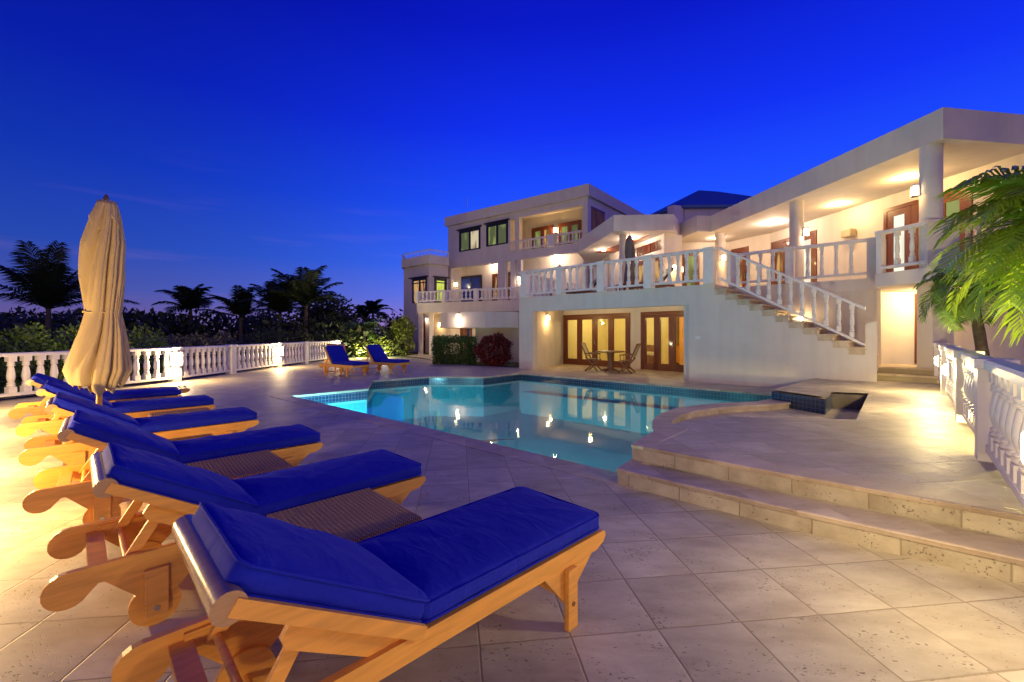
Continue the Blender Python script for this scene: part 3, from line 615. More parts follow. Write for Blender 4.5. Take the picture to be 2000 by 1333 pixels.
local_box_thing('sofa', 'dark sofa with light cushions seen through the glass doors', 'sofa', Fat(FB, 2.9, 2.6), [('base', 'teak_dark', [(-.8, .8, -.4, .4, .02, .42), (-.8, .8, .25, .4, .42, .85)]), ('seat_cushion', 'sling', [(-.75, -.02, -.38, .24, .425, .55), (.02, .75, -.38, .24, .425, .55)])])
local_box_thing('side_cabinet', 'orange wooden cabinet against the wall behind the glass doors', 'cabinet', Fat(FB, 3.9, 3.2), [('carcass', 'teak', [(-.4, .4, -.25, .25, .1, .85)]), ('leg', 'teak_dark', [(-.38, -.33, -.2, .2, .02, .1)]), ('leg', 'teak_dark', [(.33, .38, -.2, .2, .02, .1)])])
local_box_thing('armchair', 'dark chair inside the room behind the right glass door', 'chair', Fat(FB, s_d2 + 1.9, 1.6), [('seat', 'teak_dark', [(-.28, .28, -.28, .28, .35, .45)]), ('backrest', 'teak_dark', [(-.28, .28, .22, .28, .45, 1.05)]), ('leg', 'teak_dark', [(-.27, -.22, -.27, -.22, .02, .35)]), ('leg', 'teak_dark', [(.22, .27, -.27, -.22, .02, .35)]), ('leg', 'teak_dark', [(-.27, -.22, .22, .27, .02, .35)]), ('leg', 'teak_dark', [(.22, .27, .22, .27, .02, .35)])])
def downlight(x, y, z, watts, color=WARM, lit=True):  # serves real ceiling lights and fixtures added only for fill light
    b = MB(); b.lathe([(.10, z - .012), (.10, z + .0)], 16, (x, y)); o = b.build('ceiling_light', 'steel', V)
    g = MB(); g.lathe([(.07, z - .02), (.07, z - .0125)], 14, (x, y)); g.build('lamp_glass', 'bright_bulb' if lit else 'white_paint', o)
    if lit: attach(lamp_light((x, y, z - .14), watts, color, .07), V)
# lamp in the recess (on its left side wall)
wl0 = (.85, 16.75); t_ = su(wl0, B0, 1067); lp = on(wl0, B0, t_); dv = (Vector(B0) - Vector(wl0)).normalized()
wall_lamp(V, lp[0], lp[1], 2.0, dv.y, -dv.x, 26, AMBER, 1.0, dz=-.18)
downlight(4.6, 14.6, 2.45, 26, AMBER); downlight(3.0, 16.6, 2.45, 16, AMBER)  # both ceiling fixtures are added to carry fill light in the recess
sw = MB(); ss = su(F0, FP, 1363); sw.box(ss - .07, ss + .07, -.012, 0, 1.22, 1.30, mtx=F); sw.build('socket_cover', 'white_paint', V)

# ---- wall behind the stair, its rail, and the panel at the balcony
R0, R1 = (6.5, 13.0), (9.0, 10.62)
w_ = MB(); wall(w_, R0, R1, 0, 2.45, thick=.2); wall(w_, (8.96, 11.25), (16, 11.6), 0, 2.45, [(su((8.96, 11.25), (16, 11.6), 1786), su((8.96, 11.25), (16, 11.6), 1858), .6, 1.97 + .45)], .2)
wall(w_, (9.0, 10.62), (9.0, 11.25), 0, 2.45, thick=.1)
w_.prism([(9.30, 10.0), (9.42, 9.74), (9.95, 9.80), (9.85, 10.15)], 0, 2.45)
w_.build('lower_wall', 'stucco', V)
q0, q1 = (8.96, 11.25), (16, 11.6)
door(q0, q1, su(q0, q1, 1786), su(q0, q1, 1858), .6, 2.4, 2, ['lit_amber'], name='garden_door', bot=.3)
bs_ = MB()
Fst = frame((8.3, 10.2), (9.12, 9.42)); bs_.box(0, 1.2, 0, 1.6, .29, .415, mtx=Fst); bs_.box(0, 1.2, .32, 1.7, .415, .56, mtx=Fst); bs_.build('door_steps', 'riser', V)
bs_ = MB(); bs_.box(-.02, 1.22, -.02, .36, .416, .45, mtx=Fst); bs_.box(-.02, 1.22, .30, 1.7, .561, .60, mtx=Fst); bs_.build('door_step_tread', 'coping', V)
sP = su(R0, R1, 1543); sE = su(R0, R1, 1693)
balustrade(V, R0, on(R0, R1, sE), ZT, .98, [.1, sP], .30, .2, .085, part='veranda_balustrade')
pn = MB(); Fr = frame(R0, R1); pn.box(sE, math.dist(R0, R1) + .02, -.06, .12, ZT - .3, ZT + .93, mtx=Fr); pn.box(sE - .02, math.dist(R0, R1) + .05, -.09, .15, ZT + .93, ZT + .985, mtx=Fr); pn.build('parapet', 'stucco_trim', V)
# terrace front balustrade
tp = [su(F0, FP, u) for u in (1026, 1095, 1176, 1268, 1386)]
balustrade(V, F0, on(F0, FP, sA), ZT, 1.0, tp, .27, .26, .10, part='terrace_balustrade')
balustrade(V, on(F0, FP, 0, .25), (3.2, 21.2), ZT, 1.0, [2.1, 4.2], .27, .2, .10, part='terrace_balustrade')
# stair balustrade (follows the flight)
slope = -(ZT - .9) / (sB - sA)
balustrade(V, on(F0, FP, sA + .12, .03), on(F0, FP, sB, .03), ZT + .03, .98, [], .235, .2, .085, slope=slope, part='stair_balustrade')
# balcony round the corner column
K0, K1, K2, K3 = (8.42, 10.0), (8.62, 9.02), (9.02, 8.90), (13, 9.45)
balustrade(V, K0, K1, ZT, .96, [.05], .26, .12, .085, part='balcony_balustrade')
kk = MB(); kk.prism([(8.55, 8.95), (9.08, 8.83), (9.12, 9.0), (8.6, 9.1)], ZT, ZT + .90); kk.prism([(8.52, 8.92), (9.1, 8.80), (9.14, 9.03), (8.57, 9.13)], ZT + .90, ZT + .965)
kk.build('balcony_parapet', 'stucco_trim', V)
balustrade(V, (9.12, 8.93), K3, ZT, .96, [2.0, 3.9], .26, .2, .085, part='balcony_balustrade')
kw = MB(); kw.prism([(8.99, 10.60), (8.37, 10.02), (8.47, 9.99), (9.09, 10.57)], ZT, ZT + .9); kw.build('balcony_side_wall', 'stucco_trim', V)
# columns of the veranda
def column(x, y, r, z0, z1):
    b = MB(); b.lathe([(r, z0), (r, z1)], 28, (x, y)); b.build('column', 'stucco_trim', V)
for (x, y) in ((8.78, 9.12), (8.50, 13.0), (8.23, 17.2)): column(x, y, .185, ZT, 5.3)
column(4.42, 17.35, .14, ZT, 5.3)
# roof slab with deep fascia
P1, P2, P3, P3b, P4, P5, P6, P7 = (3.23, 21.3), (3.91, 16.75), (6.17, 16.6), (6.95, 18.0), (7.14, 16.8), (7.7, 16.85), (8.64, 8.72), (16, 9.85)
rf = MB(); rf.prism([P1, P2, P3, P3b, P4, P5, P6, P7, (17, 25), (4.6, 25.7)], 5.30, 5.92); rf.build('roof', 'stucco', V)
wsf = MB(); wsf.prism([(4.05, 21.2), (5.45, 17.3), (4.95, 21.2)], 5.27, 5.298); wsf.build('wood_soffit', 'soffit_wood', V)
# main veranda wall with doors
W0, W1 = (10.16, 17.1), (11.30, 8.1)
def sy(Y): return (W0[1] - Y) / (W0[1] - W1[1]) * math.dist(W0, W1)
ops = [(sy(17.05), sy(14.9), ZT - .1, 4.92), (sy(12.55), sy(10.4), ZT - .1, 4.95)]
w_ = MB(); wall(w_, W0, W1, ZT - .01, 5.3, ops, .2)
wall(w_, (9.85, 17.6), W0, ZT - .01, 5.3, thick=.2)
wall(w_, (9.35, 18.75), (9.85, 17.6), ZT - .01, 5.3, [(.12, .95, ZT - .1, 4.95)], .2)
wall(w_, (6.7, 18.9), (9.35, 18.75), ZT - .01, 5.3, [(.15, 1.4, ZT - .1, 4.92)], .2)
w_.build('veranda_wall', 'stucco', V)
door(W0, W1, sy(17.05), sy(14.9), ZT, 4.92, 3, ['lit_amber', 'lit_cream', 'lit_white'], stile=.15)
door(W0, W1, sy(12.55), sy(10.4), ZT, 4.95, 3, ['lit_white', 'lit_amber', 'lit_green'], stile=.17)
door((9.35, 18.75), (9.85, 17.6), .12, .95, ZT, 4.95, 1, ['lit_amber'], stile=.2)
door((6.7, 18.9), (9.35, 18.75), .15, 1.4, ZT, 4.92, 2, ['lit_amber', 'lit_green'], stile=.1)
# living room block: pier, side wall with louvres and doors
LW0, LW1 = (4.85, 21.6), (6.0, 17.15)
s9 = su(LW0, LW1, 1232); s8 = su(LW0, LW1, 1297)
w_ = MB(); wall(w_, LW0, LW1, ZT - .01, 5.3, [(s9, s8, 4.72, 5.12), (1.9, s8 - .05, ZT - .1, 4.5)], .2); w_.prism([(5.95, 17.0), (6.8, 17.4), (6.75, 18.9), (6.05, 18.9)], ZT - .01, 5.3)
wall(w_, (4.75, 25.4), LW0, ZT - .01, 5.3, thick=.2)
w_.build('living_room_wall', 'stucco', V)
lv = MB(); FL = frame(LW0, LW1); lv.box(s9, s8, .10, .12, 4.72, 5.12, mtx=FL)
nb = 5
for i in range(nb + 1): x = s9 + (s8 - s9) * i / nb; lv.box(x - .035, x + .035, -.02, .09, 4.72, 5.12, mtx=FL)
for k in range(9): z = 4.74 + k * .043; lv.box(s9, s8, 0, .06, z, z + .02, mtx=FL)
lv.build('louvre_window', 'mahogany', V)
door(LW0, LW1, 1.9, s8 - .05, ZT, 4.5, 4, ['lit_green', 'lit_amber'], stile=.1)
# clerestory with blue hipped roof
HX = [(7.4, 21.1), (8.05, 20.3), (13.3, 20.1), (15.5, 23), (13.5, 27), (8.2, 27), (6.6, 24)]
cl_ = MB(); cl_.prism(HX, 5.9, 7.25); cl_.build('clerestory_wall', 'stucco', V)
hr = MB(); cx, cy = 10.9, 24.0; ov = [(cx + (x - cx) * 1.05, cy + (y - cy) * 1.05) for x, y in HX]
vs = [(x, y, 7.18) for x, y in ov] + [(x, y, 7.30) for x, y in ov] + [(10.3, 24, 9.25), (11.4, 24.2, 9.25)]; n = len(ov)
fs = [[i, (i + 1) % n, (i + 1) % n + n, i + n] for i in range(n)] + [list(range(n))[::-1]] + [[n + 0, n + 1, 2 * n], [n + 1, n + 2, 2 * n + 1, 2 * n], [n + 2, n + 3, 2 * n + 1], [n + 3, n + 4, 2 * n + 1], [n + 4, n + 5, 2 * n, 2 * n + 1], [n + 5, n + 6, 2 * n], [n + 6, n, 2 * n]]
hr.add(vs, fs); hr.build('hip_roof', 'blue_metal_roof', V)
sk = MB(); sk.prism([(7.25, 20.3), (7.45, 20.05), (7.95, 20.2), (7.8, 20.6)], 5.9, 7.28); sk.build('chimney', 'stucco_trim', V)
# ---- veranda fixtures
downlight(9.25, 15.4, 5.3, 115, PINKW); downlight(9.9, 10.9, 5.3, 80, AMBER)
downlight(4.95, 18.0, 5.3, 90, PINKW); downlight(10.3, 10.6, 2.45, 150, WARM); downlight(8.4, 17.9, 5.3, 30, PINKW)
def col_lamp(x, y, u_side, z, watts, color=AMBER): wall_lamp(V, x, y, z, u_side[0], u_side[1], watts, color, .95, dz=-.15, off=.2)
col_lamp(8.78 - .17, 9.12 + .08, (-.9, .43), 4.4, 8); col_lamp(8.5 + .10, 13.0 - .16, (.53, -.85), 4.35, 12, PINKW); col_lamp(8.23 - .0, 17.2 - .186, (0, -1), 4.3, 14)
col_lamp(6.35, 17.17, (.45, -.89), 3.95, 12); col_lamp(6.78, 17.6, (1, 0), 3.95, 14)
downlight(9.9, 13.2, 5.3, 60, WARM); downlight(4.3, 20.4, 5.27, 35, PINKW)  # second fixture is added, holding fill light under the left roof
sx_ = sy(13.55); px, py = on(W0, W1, sx_)
spk = MB(); Fw = frame(W0, W1); spk.box(sx_ - .17, sx_ + .17, -.26, -.04, 4.36, 4.60, .03, mtx=Fw); spk.box(sx_ - .03, sx_ + .03, -.05, 0, 4.42, 4.54, mtx=Fw); spk.build('loudspeaker', 'speaker', V)
# stair light low on the wall behind the flight
sl_ = su(R0, R1, 1562); lpx = on(R0, R1, sl_, -.06); b = MB(); Fr = frame(R0, R1); b.box(sl_ - .09, sl_ + .09, -.03, 0, 1.72, 1.84, .008, mtx=Fr); o = b.build('stair_light', 'steel', V)
g = MB(); g.box(sl_ - .07, sl_ + .07, -.04, -.031, 1.74, 1.82, mtx=Fr); g.build('lamp_glass', 'bright_bulb', o)
pl_ = on(R0, R1, sl_, -.22); attach(lamp_light((pl_[0], pl_[1], 1.8), 40, WARM, .05), V)

# ---- upper left block
BR = (4.5, 25.9); BL = (-4.9, 33.33); LB = math.dist(BL, BR); FG = frame(BL, BR)
def sb(u): return su(BL, BR, u)
ZF2, ZF3 = 3.27, 6.84
w_ = MB()
wall(w_, BL, BR, 0, ZF2, [(sb(884), sb(926), -.1, 2.3)], .3)
wall(w_, BL, BR, ZF2, ZF3 - .2, [(sb(881), sb(972), ZF2 - .01, 6.27), (sb(987), sb(997), ZF2 - .01, 6.27), (sb(1006), sb(1011), ZF2 - .01, 6.27), (sb(1017), LB - .3, ZF2 - .01, 6.27)], .3)
wall(w_, BL, BR, ZF3 - .2, 9.55, [(sb(897), sb(938.5), 7.42, 8.98), (sb(950), sb(992.5), 7.48, 9.04), (sb(996.5), sb(1006), ZF3, 9.07), (sb(1013.5), sb(1138), ZF3, 9.07)], .3)
SR = tuple(FG @ Vector((LB, 9, 0)))[:2]; SL = tuple(FG @ Vector((0, 9, 0)))[:2]
wall(w_, tuple(FG @ Vector((LB, .3, 0)))[:2], SR, 0, 9.55, [(.15, 1.95, 7.5, 9.0)], .3)
wall(w_, SL, tuple(FG @ Vector((0, .3, 0)))[:2], 0, 9.55, thick=.3); wall(w_, SR, SL, 0, 9.55, thick=.3)
for (z0, z1, dp) in ((ZF2 - .3, ZF2 - .01, 3.0), (ZF3 - .3, ZF3 - .01, 3.0)): w_.box(.3, LB - .3, .3, dp, z0, z1, mtx=FG)
w_.build('wall', 'stucco', V)
bkw = MB(); bkw.box(.3, LB - .3, 1.2, 1.35, 0, ZF3 - .3, mtx=FG); s13 = sb(1013.5); bkw.box(s13 - 1.2, LB - .3, 2.0, 2.15, ZF3, 9.515, mtx=FG); bkw.box(s13 - 1.3, s13 - 1.2, .3, 2.0, ZF3, 9.515, mtx=FG)
bkw.build('recess_wall', 'stucco', V)
rb = MB(); rb.box(-.18, LB + .18, -.18, 9.18, 9.52, 10.2, mtx=FG); rb.build('roof_parapet', 'stucco', V)
rr = MB()
c0 = [FG @ Vector(v) for v in ((.4, .4, 10.2), (LB - .4, .4, 10.2), (LB - .4, 8.6, 10.2), (.4, 8.6, 10.2), (4, 4.5, 10.72), (LB - 4, 4.5, 10.72))]
rr.add(c0, [[0, 1, 5, 4], [1, 2, 5], [2, 3, 4, 5], [3, 0, 4], [3, 2, 1, 0]]); rr.build('roof', 'blue_metal_roof', V)
def window(P, Q, s0, s1, z0, z1, panes, shed=True):
    o = door(P, Q, s0, s1, z0, z1, 2, panes, 'dark_frame', y0=-.03, dep=.14, stile=.08, fr=.10, bot=.09, name='window', handle=False)
    if shed:
        F = frame(P, Q); b = MB(); b.profile([(-.22, z1 + .02), (-.22, z1 + .07), (.02, z1 + .16), (.02, z1 + .02)], s0 - .12, s1 + .12, mtx=F @ Matrix(((0, 1, 0, 0), (1, 0, 0, 0), (0, 0, 1, 0), (0, 0, 0, 1)))); b.build('window_hood', 'dark_frame', o)
window(BL, BR, sb(897), sb(938.5), 7.42, 8.98, ['lit_green', 'lit_cream']); window(BL, BR, sb(950), sb(992.5), 7.48, 9.04, ['lit_green', 'lit_green'])
# bar screen on the side
Fs_ = frame(BR, SR); sc = MB(); scp = MB(); scp.box(.17, 1.93, .12, .14, 7.52, 8.98, mtx=frame(tuple(FG @ Vector((LB, .3, 0)))[:2], SR)); Fs_ = frame(tuple(FG @ Vector((LB, .3, 0)))[:2], SR)
for i in range(11): x = .17 + i * .17; sc.box(x, x + .045, -.03, .06, 7.5, 9.0, mtx=Fs_)
sc.box(.12, 1.98, -.035, .065, 8.96, 9.03, mtx=Fs_); sc.box(.12, 1.98, -.035, .065, 7.46, 7.52, mtx=Fs_); _o = sc.build('bar_screen', 'mahogany', V); scp.build('pane', 'lit_cream', _o)
# recess doors, storey 3
Gk0, Gk1 = tuple(FG @ Vector((0, 2.0, 0)))[:2], tuple(FG @ Vector((LB, 2.0, 0)))[:2]
def sk_(u): return su(Gk0, Gk1, u)
door(Gk0, Gk1, sk_(1040), sk_(1082), ZF3, 8.75, 2, ['lit_green', 'lit_amber'], stile=.16, y0=-.11); door(Gk0, Gk1, sk_(1092), sk_(1136), ZF3, 8.75, 2, ['lit_green'], stile=.16, y0=-.11)
x, y = on(Gk0, Gk1, sk_(1086)); wall_lamp(V, x, y, 8.35, -.62, -.785, 80, AMBER, 1.5, dz=-.05, off=.25)
balustrade(V, on(BL, BR, s13, .1), on(BL, BR, sb(1137.5), .1), ZF3, .74, [(sb(1077) - s13)], .24, .42, .10, part='balcony_balustrade', fine=False)
balustrade(V, on(BL, BR, sb(996.5), .1), on(BL, BR, sb(1006), .1), ZF3, .74, [], .22, .2, .10, part='balcony_balustrade', fine=False)
# storey 2 recess
H0, H1 = tuple(FG @ Vector((0, 1.2, 0)))[:2], tuple(FG @ Vector((LB, 1.2, 0)))[:2]
def sh(u): return su(H0, H1, u)
door(H0, H1, sh(900), sh(942), 3.4, 5.75, 2, ['sky_reflect_pane'], 'dark_frame', stile=.06, y0=-.11, name='sky_reflect_window', handle=False)  # panes carry a painted sky reflection
door(H0, H1, sh(963), sh(977), ZF2, 5.7, 1, ['lit_amber'], stile=.15, y0=-.11); door(H0, H1, sh(985), sh(1003), ZF2, 5.7, 2, ['lit_green', 'lit_amber'], stile=.12, y0=-.11)
_v = FG @ Vector((.30, .45, 0)); wall_lamp(V, _v.x, _v.y, 5.1, .785, -.62, 26, WARM, 1.3); q_ = FG @ Vector((sb(945), .8, 0)); downlight(q_.x, q_.y, 6.54, 70, PINKW)  # the downlight here is an added fixture for fill
x, y = on(BL, BR, sb(1014.5)); wall_lamp(V, x, y, 5.0, -.62, -.785, 12, PINKW, 1.2, dz=-.2)
b = MB(); px_, py_ = tuple(FG @ Vector((sb(1084), .15, 0)))[:2]; b.lathe([(.09, 6.2), (.09, 6.268)], 12, (px_, py_)); o = b.build('ceiling_light', 'bright_bulb', V); attach(lamp_light((px_ - .1, py_ - .1, 6.0), 30, PINKW, .08), V)
q_ = FG @ Vector((sb(1070), .75, 0)); downlight(q_.x, q_.y, 6.54, 80, PINKW)  # added fixture, brightens the right part of the recess
# storey 2 balcony
KB0, KB1 = (-6.07, 27.75), (.62, 24.75)
kb = MB(); kb.prism([KB0, KB1, (3.4, 24.6), (4.4, 26.1), (-4.9, 33.4), (-5.7, 30.5)], 2.64, ZF2 - .004); kb.build('balcony_slab', 'stucco', V)
kl = math.dist(KB0, KB1)
balustrade(V, KB0, KB1, ZF2, .74, [.08, su(KB0, KB1, 868), su(KB0, KB1, 930), kl - .1], .27, .24, .12, part='balcony_balustrade', fine=False)
balustrade(V, (-5.72, 30.2), KB0, ZF2, .74, [.1], .27, .2, .12, part='balcony_balustrade', fine=False)
cp_ = MB()
for (x, y) in ((-5.85, 27.95), (-5.1, 27.65)): cp_.box(x - .13, x + .13, y - .13, y + .13, -.02, 2.64)
cp_.build('post', 'stucco_trim', V)
G0 = (-5.6, 29.6); G1 = (-3.2, 27.6)
gw = MB(); wall(gw, (-6.0, 30.0), (-.2, 25.9), 0, 2.64, [(su((-6.0, 30.0), (-.2, 25.9), 824), su((-6.0, 30.0), (-.2, 25.9), 831), -.1, 2.1), (su((-6.0, 30.0), (-.2, 25.9), 899), su((-6.0, 30.0), (-.2, 25.9), 922), -.1, 2.1)], .2); gw.build('ground_floor_wall', 'stucco', V)
g0, g1 = (-6.0, 30.0), (-.2, 25.9)
door(g0, g1, su(g0, g1, 824), su(g0, g1, 831), 0, 2.1, 1, ['black'], stile=.05); door(g0, g1, su(g0, g1, 899), su(g0, g1, 922), 0, 2.1, 2, ['lit_amber', 'sky_reflect_pane'], stile=.12)
x, y = on(g0, g1, su(g0, g1, 860)); wall_lamp(V, x, y, 1.95, -.577, -.816, 26, AMBER, 1.1); x, y = on(g0, g1, su(g0, g1, 834)); wall_lamp(V, x, y, 2.3, -.577, -.816, 5, PINKW, .8)
downlight(-4.0, 27.3, 2.64, 40, AMBER)  # fixture added to hold the fill light below the balcony
# curved drum terrace with lamp
cur = [(.3, 19.6), (-1.2, 19.55), (-2.3, 19.75), (-3.0, 20.2), (-3.45, 20.9), (-3.6, 21.8), (-3.4, 22.9), (-2.6, 23.8), (.3, 24.4)]
cb = MB(); cb.prism(cur, 1.62, 2.34); cb.build('curved_terrace', 'stucco', V)
cw = MB(); wall(cw, (-1.75, 20.75), (.32, 20.4), 0, 1.62, thick=.2); wall(cw, (-1.75, 23.5), (-1.75, 20.75), 0, 1.62, thick=.2); cw.build('curved_terrace_wall', 'stucco', V)
wall_lamp(V, -2.42, 19.80, 2.12, -.35, -.94, 22, PINKW, 1.1, dz=-.22); 
# ---- octagonal tower at the left end
TW = [(-8.05, 32.1), (-5.72, 30.0), (-4.55, 31.1), (-5.1, 33.6), (-5.6, 38), (-6.4, 40), (-8.6, 38)]
t1 = MB(); t1.prism([(-8.0, 32.15), (-5.72, 30.08), (-4.6, 31.15), (-5.15, 33.5), (-5.6, 38), (-6.4, 39.9), (-8.5, 38)], 0, 6.2); t1.build('tower_wall', 'stucco', V)
t2 = MB(); cxx, cyy = -6.2, 34.5; t2.prism([(cxx + (x - cxx) * 1.04, cyy + (y - cyy) * 1.04) for x, y in TW], 6.16, 6.74); t2.build('tower_cornice', 'stucco', V)
tr = MB(); loop = [(cxx + (x - cxx) * 1.02, cyy + (y - cyy) * 1.02) for x, y in TW]; n = len(loop)
for i in range(n):
    a, b_ = Vector((*loop[i], 0)), Vector((*loop[(i + 1) % n], 0))
    for z, r in ((7.14, .028), (6.80, .015), (7.06, .012)): tr.tube([a + Vector((0, 0, z)), b_ + Vector((0, 0, z))], r, 5)
    k = int((b_ - a).length / .16)
    for j in range(k): p = a.lerp(b_, j / k); tr.tube([p + Vector((0, 0, 6.74)), p + Vector((0, 0, 7.13))], .024 if j == 0 else .009, 4, caps=False)
tr.build('roof_railing', 'white_paint', V)
ta, tb_, tc_ = TW[0], TW[1], TW[2]
a_, b_ = (-8.0, 32.15), (-5.72, 30.08); door(a_, b_, su(a_, b_, 806), su(a_, b_, 834), 3.5, 5.25, 2, ['lit_amber'], 'dark_frame', y0=-.05, stile=.07, name='window', handle=False, bot=.1)
c_ = (-4.6, 31.15); door(b_, c_, su(b_, c_, 848), su(b_, c_, 872), 3.5, 5.25, 1, ['lit_lime'], 'dark_frame', y0=-.05, stile=.10, name='window', handle=False, bot=.1)
for (p, q, ua, ub) in ((a_, b_, 803, 837), (b_, c_, 845, 875)):
    Fq = frame(p, q); h_ = MB(); h_.box(su(p, q, ua), su(p, q, ub), -.24, 0, 5.27, 5.33, mtx=Fq); h_.box(su(p, q, ua) + .1, su(p, q, ub) - .1, -.052, -.04, 4.87, 4.95, mtx=Fq); h_.build('window_hood', 'dark_frame', V)
ft = MB(); ft.tube([(-3.1, 30.3, 10.15), (-3.1, 30.3, 10.75)], .02, 5); ft.build('roof_vent', 'steel', V)

# ================================================================== deck balustrades with lamps
BT = thing('balustrade', (-9.4, 12, 0), 'long white balustrade with lit lamps along the left edge of the pool deck', 'balustrade', 'balustrades round the pool deck', True)
LA, LBp, LC = (-10.45, 8.55), (-9.6, 12.4), (-9.2, 23.4)
balustrade(BT, LA, LBp, 0, .98, [.1, 2.0], .245, .22, .13, m='white_paint'); d2 = math.dist(LBp, LC)
balustrade(BT, LBp, LC, 0, .98, [.0, 2.35, 5.1, 7.25, 10.5], .245, .22, .13, m='white_paint')
for s, wt in ((0, 190), (5.1, 150), (10.5, 130)):
    x, y = on(LBp, LC, s); bulkhead(BT, x + .10, y - .07, .66, .62, -.78, wt, WARM, 1.9)
BT2 = thing('balustrade', (-6.5, 5, 0), 'white balustrade behind the heads of the row of loungers', 'balustrade', 'balustrades round the pool deck', True)
LD = (-3.9, 2.35)
balustrade(BT2, (-10.5, 8.4), LD, 0, .98, [.0, 2.2, 4.4, 6.6, 8.8], .245, .22, .13, m='white_paint')
for s, wt in ((1.6, 90), (4.4, 110), (6.6, 125), (8.8, 165)):
    x, y = on((-10.5, 8.4), LD, s); bulkhead(BT2, x + .075, y + .085, .66, .67, .74, wt, (1, .66, .24))
BT_FILL = thing('balustrade', (1, -2.6, 0), 'added unseen white balustrade behind the viewer, holding fill lamps for the near deck', 'balustrade', 'balustrades round the pool deck', True)  # added out of view to carry fill lamps
balustrade(BT_FILL, LD, (-2.3, -2.7), 0, .98, [2.6, 5.25], .245, .22, .13, m='white_paint'); balustrade(BT_FILL, (-2.3, -2.7), (4.3, -2.7), 0, .98, [2.2, 4.4, 6.5], .245, .22, .13, m='white_paint')
for x, wt in ((-.1, 130), (2.1, 110)): bulkhead(BT_FILL, x, -2.585, .70, 0, 1, wt, (1, .72, .36))  # added lamps that warm the foreground paving
BT3 = thing('balustrade', (6, 5.8, .3), 'white balustrade with two bright lamps along the right edge of the raised terrace', 'balustrade', 'balustrades round the pool deck', True)
def rb_(Y): return (.906 * Y + .76, Y)
RA, RBp = rb_(9.6), rb_(1.4); fl_ = 1.349
balustrade(BT3, RA, RBp, .3, .865, [.08, (9.6 - 7.6) * fl_, (9.6 - 5.35) * fl_, (9.6 - 3.75) * fl_, (9.6 - 1.75) * fl_],   .25, .22, .125, m='white_paint')
for Y, wt in ((7.6, 85), (5.75, 65), (1.75, 50)):
    x, y = rb_(Y); bulkhead(BT3, x - .09, y + .08, .90, -.74, .67, wt, (1, .76, .38))

# ================================================================== sun loungers
def rounded_rect_ring(lx, ly, r, inset, z, k=5):
    a, b = lx / 2 - inset, ly / 2 - inset; r = max(.004, r - inset); pts = []
    for (cx, cy, t0) in ((a - r, b - r, 0), (-a + r, b - r, 90), (-a + r, -b + r, 180), (a - r, -b + r, 270)):
        for i in range(k + 1): t = R(t0 + 90 * i / k); pts.append((cx + r * math.cos(t), cy + r * math.sin(t), z))
    return pts
def cushion_mb(lx, ly, lz, seed=0, cx=0):
    """boxed cushion, long sides subdivided so that the cover can sag and pucker"""
    rnd = random.Random(seed); m = MB(); ins = [(.03, 0), (.008, .010), (0, .024), (0, lz - .024), (.008, lz - .008), (.03, lz), (.07, lz + .008), (.12, lz + .013), (.18, lz + .016), (.235, lz + .017), (.285, lz + .0175)]
    base = []
    def ring(inset, z):
        a, b = lx / 2 - inset, ly / 2 - inset; r = max(.01, .05 - inset); pts = []
        nx, ny = 16, 8
        for i in range(nx): pts.append((-a + r + (2 * a - 2 * r) * i / nx, -b))
        for i in range(4): t = R(-90 + 90 * i / 4); pts.append((a - r + r * math.cos(t), -b + r + r * math.sin(t)))
        for i in range(ny): pts.append((a, -b + r + (2 * b - 2 * r) * i / ny))
        for i in range(4): t = R(90 * i / 4); pts.append((a - r + r * math.cos(t), b - r + r * math.sin(t)))
        for i in range(nx): pts.append((a - r - (2 * a - 2 * r) * i / nx, b))
        for i in range(4): t = R(90 + 90 * i / 4); pts.append((-a + r + r * math.cos(t), b - r + r * math.sin(t)))
        for i in range(ny): pts.append((-a, b - r - (2 * b - 2 * r) * i / ny))
        for i in range(4): t = R(180 + 90 * i / 4); pts.append((-a + r + r * math.cos(t), -b + r + r * math.sin(t)))
        return [(p[0] + cx, p[1], z) for p in pts]
    ph = [rnd.uniform(0, 6) for _ in range(6)]
    rings = [ring(i, z) for i, z in ins]; n = len(rings[0]); vs = []
    for k, rg in enumerate(rings):
        for (x, y, z) in rg:
            d = 0
            if 4 <= k < len(rings) - 1: d = .004 * math.sin(x * 23 + ph[0]) * math.sin(y * 9 + ph[1]) + .003 * math.sin(x * 41 + y * 17 + ph[2])
            side = .004 * math.sin(x * 19 + ph[3]) if 2 <= k <= 3 else 0
            vs.append((x, y + (side if y > 0 else -side), z + d))
    fs = [[i * n + j, i * n + (j + 1) % n, (i + 1) * n + (j + 1) % n, (i + 1) * n + j] for i in range(len(rings) - 1) for j in range(n)]
    m.add(vs, fs, True); m.add(rings[0], [list(range(n))[::-1]])
    # top : strips between the two long sides of the innermost ring
    m.add(rings[-1], [list(range(n))], True)
    pip = MB()
    for (i_, z_) in ((-.001, .012), (-.001, lz - .012)):
        rg = ring(i_, z_); pip.tube(rg + [rg[0]], .0055, 6, caps=False)
    return m, pip
BW = .30                                              # half width between the side rails
def arc(cx, cz, r, a0, a1, n): return [(cx + r * math.cos(R(a0 + (a1 - a0) * i / n)), cz + r * math.sin(R(a0 + (a1 - a0) * i / n))) for i in range(n + 1)]
